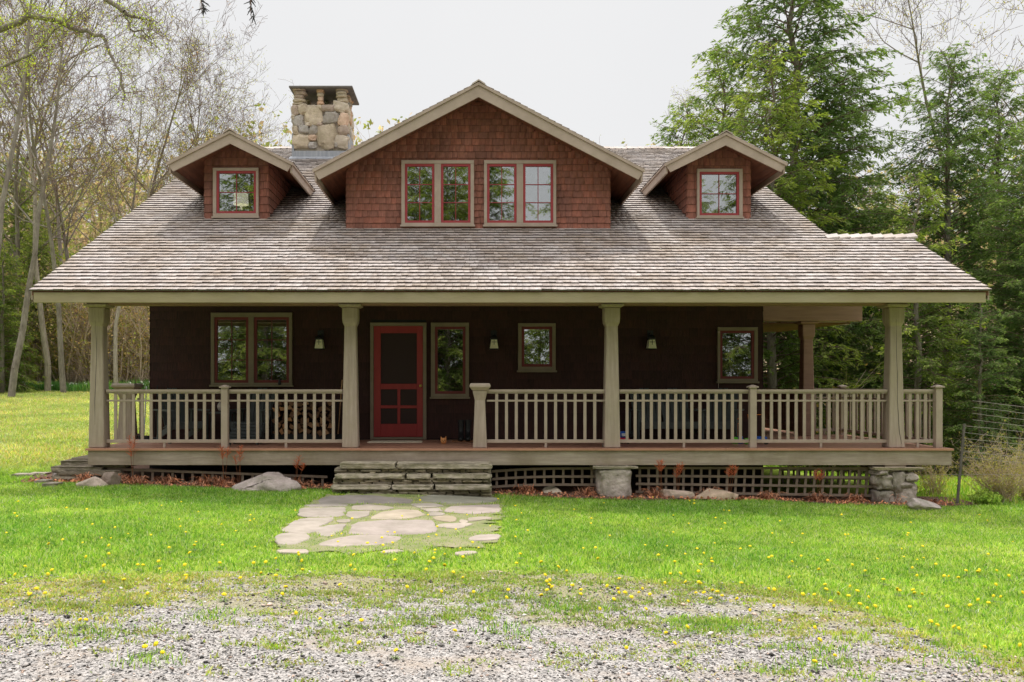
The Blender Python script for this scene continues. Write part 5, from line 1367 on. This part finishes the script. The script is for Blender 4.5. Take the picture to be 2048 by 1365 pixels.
# undergrowth and far woods as stuff
def thicket(name, n, xr, yr, h, seed, label, cat, leaves=True, tw=M_CANE, leaftint=tan, wmul=1.0, hh=None, split=5, lmat=M_LEAF, lsize=.06):
    rg = np.random.default_rng(seed); P0=[];P1=[];R0=[];R1=[];tips=[]
    for i in range(n):
        x = rg.uniform(*xr); y = rg.uniform(*yr); 
        z = H(x, y); ht = h*rg.uniform(.4, 1.1); b = np.array([x,y,z]); d = np.array([rg.normal(0,.14), rg.normal(0,.14), 1.]); p = b
        for q in range(4):
            p2 = p+(d+rg.normal(0,.12,3))*ht/4; r_ = wmul*(.014+.004*ht); P0.append(p);P1.append(p2);R0.append(r_*(1-q/4)+.004);R1.append(r_*(1-(q+1)/4)+.004)
            for s in range(split):
                a = rg.uniform(0,6.28); l = ht*rg.uniform(.12,.32); e = p2+np.array([math.cos(a)*l, math.sin(a)*l, l*rg.uniform(0,.8)]); m_ = (p+p2)/2
                P0.append(m_);P1.append(e);R0.append(wmul*.007);R1.append(wmul*.004); tips.append(e)
            p = p2
    V, Fc = tube_segments(P0,P1,R0,R1,3)
    t = empty(name, (0,0,0), label, cat); t['kind'] = 'stuff'
    mesh_np('stems', V, Fc, tw, t)
    if leaves:
        tips = np.array(tips); m = int(len(tips)*leaves); C = tips[rg.integers(len(tips), size=m)]+rg.normal(0,.25,(m,3)); D1 = rg.normal(0,1,(m,3)); D1 /= np.linalg.norm(D1,axis=1,keepdims=True); D2 = np.cross(D1, rg.normal(0,1,(m,3))); D2 /= np.linalg.norm(D2,axis=1,keepdims=True)
        sz = lsize*rg.uniform(.5,1.4,(m,1)); V, Fc = quads_at(C, D1*sz, D2*sz*.6); lc = np.array(leaftint)[rg.integers(len(leaftint), size=m)]*rg.uniform(.6,1.2,(m,1))
        mesh_np('foliage', V, Fc, lmat, t, np.repeat(lc,4,0))
    return t
thicket('undergrowth', 1300, (-32,-8), (39.8,50), 5.0, 61, 'tangled pale brush and saplings under the left hardwoods', 'undergrowth', 6, leaftint=((1.4,1.2,1.5),(1.1,1.1,.9),(1.7,1.3,1.7),(.8,1.0,.7),(.9,.9,.6)), wmul=1.3)
thicket('far_woodland', 900, (-75,85), (62,100), 11, 62, 'hazy far woodland closing the view behind the trees', 'woodland', 7, tw=M_CANE, leaftint=((1.4,1.3,2.0),(.9,1.1,.9),(1.6,1.35,2.4),(.7,.95,.7)), wmul=2.4, lsize=.22)
thicket('side_undergrowth', 380, (9,34), (24,42), 2.6, 63, 'shady brush and saplings under the right hemlocks', 'undergrowth', 3, leaftint=((1,1,.7),(.7,.9,.6),(1.3,1,.8)), wmul=1)

# daffodils along the wood edge
rng = np.random.default_rng(8); n = 16000
def dk(x, y, g): return np.abs(y-(39.5+.6*np.sin(x*.8))) < .7+.2*np.sin(x*2.1)
nb = NB(); V, T, C = blades(60000, (-30,-9), (38.2,41), .38, .035, 88, dk, [(.55,.75,1.6),(.4,.6,1.3),(.8,.85,1.6)]); nb.add(V, T, C)
o = nb.build('daffodils', M_GRASS); tag(o, 'row of daffodil leaves and white flowers along the wood edge', 'daffodils', kind='stuff')
m = 420; C = np.stack([rng.uniform(-30,-9,m), rng.uniform(38.6,40,m), np.zeros(m)],1); C[:,2] = hgt(C[:,0],C[:,1])+rng.uniform(.25,.45,m)
D1 = rng.normal(0,1,(m,3)); D1 /= np.linalg.norm(D1,axis=1,keepdims=True); D2 = np.cross(D1,[0,1,0]); V, Fq = quads_at(C, D1*.045, D2*.045)
mesh_np('flowers', V, Fq, M_WFLOW, o)

# shrub at the right fence
def shrub(name, x, y, h, spread, n, seed, label, leafn=3, tw=M_CANE, leaft=((.9,.95,.8),(1.15,1.1,.9)), lsize=.012, cat='shrub'):
    rg = np.random.default_rng(seed); P0=[];P1=[];R0=[];R1=[];tips=[]
    for i in range(n):
        a = rg.uniform(0,6.28); lean = rg.uniform(.1,1)*spread/h; d = np.array([math.cos(a)*lean, math.sin(a)*lean, 1.]); p = np.array([rg.normal(0,.08),rg.normal(0,.08),0]); ht = h*rg.uniform(.55,1.1); S=6
        for q in range(S):
            d = d+rg.normal(0,.12,3)+np.array([0,0,-.04]); p2 = p+d/np.linalg.norm(d)*ht/S; P0.append(p);P1.append(p2);R0.append(.005*(1-q/S)+.0015);R1.append(.005*(1-(q+1)/S)+.0015)
            for s in range(2):
                e = p2+rg.normal(0,1,3)*ht*.1+np.array([0,0,ht*.06]); P0.append(p2);P1.append(e);R0.append(.0022);R1.append(.0012); tips += [e,(e+p2)/2]
            p = p2
    t = empty(name, (x,y,H(x,y)), label, cat)
    V, Fc = tube_segments(P0,P1,R0,R1,3); mesh_np('stems', V, Fc, tw, t)
    tips = np.array(tips); m = int(len(tips)*leafn); C = tips[rg.integers(len(tips), size=m)]+rg.normal(0,.018,(m,3)); D1 = rg.normal(0,1,(m,3)); D1 /= np.linalg.norm(D1,axis=1,keepdims=True); D2 = np.cross(D1, rg.normal(0,1,(m,3))); D2 /= np.linalg.norm(D2,axis=1,keepdims=True)
    sz = lsize*rg.uniform(.5,1.4,(m,1)); V, Fc = quads_at(C, D1*sz, D2*sz*.6); lc = np.array(leaft)[rg.integers(len(leaft), size=m)]*rg.uniform(.7,1.2,(m,1))
    mesh_np('foliage', V, Fc, M_LEAF, t, np.repeat(lc,4,0)); return t
shrub('shrub', at(2010,13.6), 13.7, 1.05, .8, 90, 71, 'straw coloured twiggy shrub with yellow green buds right of the leaning fence post')
shrub('shrub', at(2075,13.9), 14.1, .95, .7, 60, 72, 'twiggy budding shrub cut by the right edge behind the fence')
shrub('shrub', at(1880,14.6), 14.8, .75, .5, 30, 73, 'sparse budding shrub between the rubble pier and fence post')
shrub('shrub', at(1965,13.6), 13.55, .22, .35, 50, 74, 'low leafy green plant at the foot of the fence post', leafn=8, tw=M_STEM, leaft=((.7,1.2,.6),(.9,1.3,.7)), lsize=.02)

# wire fence
fn = empty('wire_fence', (8.3, 13.4, -.15), 'leaning steel post with woven wire fence right of the porch', 'fence')
FM = Matrix.Translation((-8.3, -13.4, .15))
fx0, fy0 = at(1912,13.4), 13.4
mb = MB(); p0 = Vector((fx0, fy0, H(fx0,fy0)-.2)); p1 = Vector(P(1929, 848, 13.4))
mb.tube([p0, p1], [.022,.019], 6)
for i in range(18):
    q = p0.lerp(p1, .3+i*.037); mb.box(q.x-.03, q.x-.015, q.y-.01, q.y+.01, q.z-.005, q.z+.005)
o = mb.build('post', M_STEEL, fn); o.matrix_parent_inverse = FM
mb = MB(); mb.tube([(10.6, 13.1, -.4), (10.62, 13.1, 1.5)], [.02,.02], 6); o = mb.build('post', M_STEEL, fn); o.matrix_parent_inverse = FM
mb = MB()
pys = [802, 815, 827, 840, 852, 865, 877, 890, 902, 914, 948]
for i, py in enumerate(pys):
    xs_ = 1945-8*(i < 4)*0 if i < 4 else 1926-(i-4)*1.2
    a = Vector(P(xs_, py, 13.4)); b = Vector(P(2060, py+(14 if i < 10 else 2), 13.35)); c_ = Vector((10.6, 13.1, b.z-.02))
    if i == 10: a = Vector(P(1850, 950, 13.6))
    m_ = a.lerp(b, .5)+Vector((0,0,.008*math.sin(i*2.1)))
    mb.tube([a, m_, b, c_], .0028, 4, cap=False)
for k in range(26):
    t = k/25; x = fx0+.12+(10.55-fx0-.12)*t; py0 = 802+14*(x-7.95)/1.0*.6; zt = PZ(min(py0, 830), 13.4) if x > 8.05 else PZ(852, 13.4); zb = PZ(922+8*t, 13.4)
    mb.tube([(x, 13.38-.25*t, zt), (x+.01, 13.38-.25*t, zb)], .0013, 3, cap=False)
o = mb.build('wire_mesh', M_WIRE, fn); o.matrix_parent_inverse = FM

# ------------------------------------------------------------------ overhanging twigs near the camera top
def hang(px, py0, py1, Y, seed, label):
    rg = np.random.default_rng(seed); a = Vector(P(px-14, py0, Y)); b = Vector(P(px, py1, Y)); mb = MB()
    pts = [a.lerp(b, t)+Vector((.01*math.sin(t*5), 0, 0)) for t in np.linspace(0,1,6)]; mb.tc = (.4,.4,.4); mb.tube(pts, [.004,.0035,.003,.003,.002,.0015], 5)
    t = empty('hanging_twig', a, label, 'twig'); o = mb.build('stem', M_TWIG, t); o.matrix_parent_inverse = Matrix.Translation(-a)
    mb = MB()
    for i in range(22):
        q = a.lerp(b, rg.uniform(.45,1)); an = rg.uniform(0,6.28); d = Vector((math.cos(an)*.6, rg.normal(0,.4), -abs(math.sin(an))-.1)).normalized()*rg.uniform(.02,.045); w_ = Vector((d.z,0,-d.x)).normalized()*.0035
        mb.add([q-w_, q+w_, q+d+w_*.4, q+d-w_*.4], [(0,1,2,3)])
    o = mb.build('needles', M_HANG, t); o.matrix_parent_inverse = Matrix.Translation(-a)
hang(408, -60, 24, 4.0, 1, 'dark twig tip hanging in at the top edge, left one of two')
hang(507, -60, 38, 4.0, 2, 'dark twig tip hanging in at the top edge, right one of two')

# ------------------------------------------------------------------ porch things
def adirondack(x, y, rz, label, w=.62, group='charcoal wooden porch chairs', name='porch_chair'):
    t = empty(name, (x, y, DZ), label, 'chair' if w < 1 else 'bench', group, rz)
    # faces local -Y
    hw = w/2; mb = MB(); n = 6
    for i in range(n):
        f = i/n; M = Matrix.Translation((0, -.28+f*.50, .36-.11*f)) @ Matrix.Rotation(R(-12), 4, 'X'); mb.box(-hw+.05, hw-.05, 0, .075, -.01, .01, M)
    mb.box(-hw+.05, hw-.05, -.305, -.285, .25, .37)
    mb.build('seat', M_ADI, t)
    mb = MB(); groups = 1 if w < 1 else 2; gw = (w-.1)/groups
    for g_ in range(groups):
        cx = -hw+.05+gw*(g_+.5); ns = 6
        for i in range(ns):
            u = (i-(ns-1)/2)/(ns/2); L = .80-.13*u*u; M = Matrix.Translation((cx+u*gw*.42, .20, .22)) @ Matrix.Rotation(R(-24), 4, 'X') @ Matrix.Rotation(R(5*u), 4, 'Y')
            mb.box(-gw*.07, gw*.07, -.01, .01, 0, L, M)
        for zz in (.25, .6):
            M = Matrix.Translation((cx, .21, .22)) @ Matrix.Rotation(R(-24), 4, 'X'); mb.box(-gw*.45, gw*.45, .012, .035, zz, zz+.06, M)
    mb.build('backrest', M_ADI, t)
    for sg in (-1, 1):
        mb = MB(); mb.box(sg*hw-.065, sg*hw+.065, -.34, .42, .555, .578); mb.build('armrest', M_ADI, t)
        mb = MB(); mb.box(sg*(hw-.01)-.015, sg*(hw-.01)+.015, -.30, -.20, .0, .554); mb.build('leg', M_ADI, t)
        mb = MB(); M = Matrix.Translation((sg*(hw-.045), .0, 0)); mb.add([M@Vector(v) for v in [(-.013,-.28,.24),(.013,-.28,.24),(.013,.55,.0),(-.013,.55,.0),(-.013,-.28,.35),(.013,-.28,.35),(.013,.5,.12),(-.013,.5,.12)]], [(3,2,1,0),(4,5,6,7),(0,1,5,4),(1,2,6,5),(2,3,7,6),(3,0,4,7)])
        mb.box(sg*(hw-.01)-.012, sg*(hw-.01)+.012, .30, .38, .12, .554); mb.build('leg', M_ADI, t)
    return t
YP = 14.9
adirondack(at(362,YP), 14.95, R(38), 'slatted charcoal chair angled to the right at the left end of the porch')
adirondack(at(500,YP), 15.0, R(-8), 'slatted charcoal chair behind the small newel of the left railing')
adirondack(at(1335,YP), 15.0, R(3), 'wide slatted charcoal two seat bench behind the right railing', w=1.15, name='porch_bench')
adirondack(at(1442,YP), 14.95, R(-22), 'slatted charcoal chair right of the two seat bench')
# footstool
t = empty('footstool', (at(490,14.4), 14.45, DZ), 'low slatted charcoal footstool sloping toward the left railing', 'stool')
mb = MB()
for i in range(6):
    M = Matrix.Translation((0, -.17+i*.075, .07+i*.05)) @ Matrix.Rotation(R(33), 4, 'X'); mb.box(-.27, .27, 0, .07, -.01, .01, M)
mb.build('seat', M_ADI, t)
for sg in (-1, 1): mb = MB(); mb.box(sg*.23-.015, sg*.23+.015, .12, .19, 0, .33); mb.build('leg', M_ADI, t); 
for sg in (-1, 1): mb = MB(); mb.box(sg*.23-.015, sg*.23+.015, -.17, -.12, 0, .10); mb.build('leg', M_ADI, t)
# side table + ball ornament
t = empty('side_table', (at(440,15.1), 15.15, DZ), 'small charcoal side table between the two left chairs', 'table')
mb = MB(); mb.box(-.26, .26, -.2, .2, .50, .525); mb.build('tabletop', M_ADI, t)
for sx in (-1,1):
    for sy in (-1,1): mb = MB(); mb.box(sx*.2-.02, sx*.2+.02, sy*.14-.02, sy*.14+.02, 0, .499); mb.build('leg', M_ADI, t)
o = rock('globe_ornament', at(447,15.1), 15.1, DZ+.525+.10, (.11,.11,.10), 5, (1,1,1), power=1, rough=.0, base=ICO3, mat=M_ROCK); tag(o, 'round grey globe sitting on the small side table', 'ornament')
# firewood
t = empty('log_rack', (at(608,15.1), 15.2, DZ), 'black metal log rack holding split firewood behind the left railing', 'rack')
mb = MB(); rw = .56
mb.box(-rw, rw, -.16, .16, .10, .12); mb.box(-rw, rw, -.17, -.165, .0, .14); mb.build('base', M_BLACK, t)
for sg in (-1,1): mb = MB(); mb.box(sg*rw-.012, sg*rw+.012, -.17, -.145, 0, .75); mb.box(sg*rw-.012, sg*rw+.012, .145, .17, 0, .75); mb.box(sg*rw-.012, sg*rw+.012, -.144, .144, .72, .75); mb.build('frame', M_BLACK, t)
logm = []
for k in range(5):
    rg = np.random.default_rng(k); pts = [(math.cos(a)*r_, math.sin(a)*r_) for a, r_ in zip(np.sort(rg.uniform(0,6.28,5 if k else 4)), rg.uniform(.045,.075,5))]
    mb = MB(); mb.tc = [(1,1,1),(.8,.75,.7),(.45,.4,.4),(1.1,.95,.8),(.3,.27,.27)][k]; mb.prism(pts, -.002, 0); mb.tc = (.35,.3,.28); mb.prism([(x*1.01,z*1.01) for x,z in pts], .001, .32); o_ = mb.build('log', M_LOGEND); logm.append(o_.data); bpy.data.objects.remove(o_)
rng = np.random.default_rng(15); z = DZ+.18; x0 = at(608,15.1)
r_ = 0
while z < DZ+.78:
    x = x0-rw+.07+(r_%2)*.05
    while x < x0+rw-.05:
        if z > DZ+.66 and rng.random() < .35: x += .11; continue
        o = link(bpy.data.objects.new('log', logm[rng.integers(5)])); o.location = (x, 15.03+rng.uniform(-.04,.03), z+rng.normal(0,.008)); o.rotation_euler = (0, rng.uniform(0,6.28), 0)
        tag(o, 'split firewood log stacked in the black rack', 'log', 'firewood logs in the rack'); x += rng.uniform(.10,.125)
    z += .10; r_ += 1
# broom & poles
def pole(name, x, y, z0, z1, lean, mat, r_, label, cat, head=None):
    t = empty(name, (x, y, DZ), label, cat); mb = MB(); mb.tube([(0,0,z0), (lean,.12,z1)], r_, 8); mb.build('handle', mat, t)
    if head: mb = MB(); mb.box(-head[0], head[0], -.03, .03, 0, head[1]); mb.build('head', M_BLACK, t, bevel=.01)
pole('broom', at(674,15.2), 15.3, .1, 1.1, .06, M_LOGEND, .011, 'wooden handled broom leaning right of the firewood rack', 'broom', (.12,.12))
pole('snow_brush', at(290,15.3), 15.25, .12, .98, .0, M_TOYW, .012, 'white handled broom standing by the left newel post', 'broom', (.1,.1))
pole('rake', at(307,15.3), 15.35, .1, 1.0, .01, M_BLACK, .009, 'dark handled tool standing left of the house corner chair', 'tool', (.08,.06))
# lanterns
for px, lab in ((639,'black wall lantern with cream glass left of the door, between window and post'),(988,'black wall lantern with cream glass right of the narrow window'),(1303,'black wall lantern with cream glass nearest the right porch window')):
    x = at(px, 15.5); zc = PZ(688, 15.5); t = empty('wall_lantern', (x, 15.62, zc), lab, 'lantern', 'wall lanterns on the porch')
    mb = MB(); mb.box(-.055, .055, -.01, .0, .03, .25); mb.box(-.015,.015,-.12,-.011,.16,.185); mb.build('backplate', M_BLACK, t)
    mb = MB(); mb.stack(0, -.12, [(.075,.13),(.105,.13),(.16,.03)]); mb.build('hood', M_BLACK, t)
    mb = MB(); mb.stack(0, -.12, [(-.09,.165),(.074,.115)]); mb.build('shade', M_OPAL, t)
    mb = MB(); mb.box(-.004,.004,-.196,-.190,-.02,.07); mb.box(-.045,.045,-.194,-.188,.025,.033)
    for sx in (-1,1): mb.add([(sx*.08-.004,-.203,-.09),(sx*.08+.004,-.203,-.09),(sx*.056+.004,-.180,.074),(sx*.056-.004,-.180,.074)],[(0,1,2,3)])
    mb.stack(0,-.12,[(-.10,.175),(-.088,.175)]); mb.build('frame', M_BLACK, t)
# mats, boots, planter
t = MB(); x0, x1 = at(737,14.9), at(840,15.0)
for i in range(17):
    a = x0+(x1-x0)*i/17; t.tc = (1,1,1); t.add([(a,14.72,DZ+.004),(a+(x1-x0)/17-.012,14.72,DZ+.004),(a+(x1-x0)/17+.03,15.15,DZ+.004),(a+.042,15.15,DZ+.004),(a,14.72,DZ+.018),(a+(x1-x0)/17-.012,14.72,DZ+.018),(a+(x1-x0)/17+.03,15.15,DZ+.018),(a+.042,15.15,DZ+.018)],[(3,2,1,0),(4,5,6,7),(0,1,5,4),(1,2,6,5),(2,3,7,6),(3,0,4,7)])
t.box(x0-.005, x1+.04, 14.74, 15.13, DZ+.003, DZ+.008)
tag(t.build('doormat', M_MAT), 'cream woven doormat lying before the red screen door', 'doormat')
mb = MB()
mb.box(at(904,15), at(946,15), 14.98, 15.3, DZ+.003, DZ+.022); tag(mb.build('boot_mat', M_COIR), 'brown coir mat under the dark boots', 'mat')
for px, lab in ((922,'dark rubber boot on the coir mat, left of the pair'),(936,'dark rubber boot on the coir mat, right of the pair')):
    mb = MB(); x = at(px,15.1); z0 = DZ+.024
    for (y, ry, rx, z) in []: pass
    prof = [(-.045,.15,.052,0),(-.045,.15,.054,.04),(-.02,.12,.050,.08),(.02,.07,.047,.12),(.03,.058,.050,.2),(.03,.062,.055,.3),(.03,.064,.057,.36)]
    vs=[];fs=[];k=14
    for (cy,ry,rx,z) in prof:
        for j in range(k): a=2*math.pi*j/k; vs.append((rx*math.cos(a), cy+ry*math.sin(a), z))
    for i in range(len(prof)-1):
        for j in range(k): fs.append((i*k+j,i*k+(j+1)%k,(i+1)*k+(j+1)%k,(i+1)*k+j))
    fs.append(tuple(range(k-1,-1,-1))); mb.add(vs, fs); o = mb.build('rubber_boot', M_RUB, smooth=True); o.location = (x, 15.12, z0); tag(o, lab, 'boot', 'rubber boots')
t = empty('cat_planter', (at(887,14.6), 14.6, DZ), 'little orange cat faced pot standing on the deck right of the doormat', 'ornament')
mb = MB(); mb.lathe(0,0,[(.0,0),(.035,0),(.05,.03),(.052,.07),(.045,.095),(.0,.095)],16); mb.build('pot', M_ORANGE, t, smooth=True)
for sg in (-1,1): mb = MB(); mb.add([(sg*.012,-.03,.085),(sg*.05,-.02,.08),(sg*.045,-.025,.13),(sg*.03,.0,.085)],[(0,1,2),(0,2,3),(1,3,2),(0,3,1)]); mb.build('ear', M_ORANGE, t)
mb = MB()
for sg in (-1,1): mb.box(sg*.02-.006, sg*.02+.006, -.055, -.048, .055, .067)
mb.box(-.005,.005,-.056,-.050,.038,.046); mb.build('face', M_BLACK, t)
# toys
t = empty('toy_truck', (at(1241,14.6)+.06, 14.6, DZ), 'small red and blue toy vehicle just right of the middle post', 'toy')
mb = MB(); mb.box(-.09,.09,-.06,.06,.03,.10); mb.build('body', M_TOYR, t, bevel=.015)
mb = MB(); mb.box(-.07,.05,-.05,.05,.101,.21); mb.build('cab', M_TOYB, t, bevel=.02)
mb = MB(); mb.box(-.05,.03,-.056,-.051,.13,.18); mb.build('window', M_TOYW, t)
for sx in (-.05,.05):
    mb = MB(); mb.tube([(sx,-.085,.035),(sx,-.062,.035)], .034, 12); mb.build('wheel', M_BLACK, t)
t = empty('toy_cart', (at(1512,14.5), 14.5, DZ), 'orange handled toy push cart beside the small newel of the right railing', 'toy')
mb = MB(); mb.tube([(-.10,0,.12),(-.13,.02,.50),(.11,.02,.50),(.14,0,.12)], .010, 8); mb.build('handle', M_TOYO, t)
mb = MB(); mb.box(-.11,.16,-.10,.08,.06,.13); mb.build('tray', M_TOYB, t, bevel=.01)
for sx in (-.08,.13): mb = MB(); mb.tube([(sx,-.13,.045),(sx,-.102,.045)], .045, 12); mb.build('wheel', M_BLACK, t)
t = empty('toy_stool', (at(1478,14.6), 14.6, DZ), 'green and blue plastic toy with an orange top left of the push cart', 'toy')
mb = MB(); mb.box(-.12,-.03,-.06,.06,0,.11); mb.build('base', M_TOYG, t, bevel=.01); mb = MB(); mb.box(-.028,.05,-.06,.06,0,.13); mb.build('block', M_TOYB, t, bevel=.01)
mb = MB(); mb.tube([(-.03,0,.13),(-.03,0,.34),(.04,0,.36),(-.0,0,.43),(-.05,0,.42)], .012, 8); mb.build('handle', M_TOYO, t)
o = MB(); o.box(-.035,.035,-.04,.04,0,.10); o = o.build('toy_block', M_TOYG, bevel=.01); o.location = (at(1492,14.5),14.45,DZ); tag(o, 'bright green toy block left of the orange push cart', 'toy')
# dark vase on left porch window sill
mb = MB(); mb.lathe(0,0,[(0,0),(.035,0),(.045,.03),(.03,.07),(.02,.10),(.028,.12),(.0,.12)],12); o = mb.build('vase', M_BLACK, smooth=True); o.location = (at(559,15.4), 15.5, PZ(774,15.5)); 
o.location.z = 1.66+.08; 
tag(o, 'little black vase before the double porch window', 'vase')
mb = MB(); mb.box(-.16,.16,-.06,.06,0,.03); 
o.location = (at(559,15.57), 15.578, PZ(774,HYF)+.036); o.scale = (.7,.45,1)
# lamp in the left dormer
t = empty('table_lamp', (at(482,16.75), 16.75, PZ(432,16.75)), 'white lampshade lamp standing inside the left dormer window', 'lamp')
mb = MB(); zt = PZ(388,16.75)-PZ(432,16.75); zb = PZ(410,16.75)-PZ(432,16.75); wd = .15
mb.lathe(0,0,[(wd*.98,zb),(wd*.9,zt)],20); mb.lathe(0,0,[(0,zt-.01),(wd*.9,zt-.01)],20); mb.build('lampshade', M_LAMPSH, t, smooth=True)
mb = MB(); mb.tube([(-.04,0,0),(0,0,zb+.05)], .007, 6); mb.tube([(.04,0,0),(0,0,zb+.05)], .007, 6); mb.tube([(0,.04,0),(0,0,zb+.05)], .007, 6); mb.build('base', M_LAMPSH, t)
# cable beside the right window
mb = MB(); a = Vector((at(1437,15.57), 15.565, PZ(665,15.57))); mb.tube([a, (a.x+.005,a.y,a.z-.6), (a.x-.01,a.y,DZ+.3)], .004, 6); mb.tube([a+Vector((0,.02,0)), a+Vector((0,-.02,0))], .02, 10)
tag(mb.build('cord', M_TRIM), 'thin cord hanging from a hook beside the right porch window', 'cord')
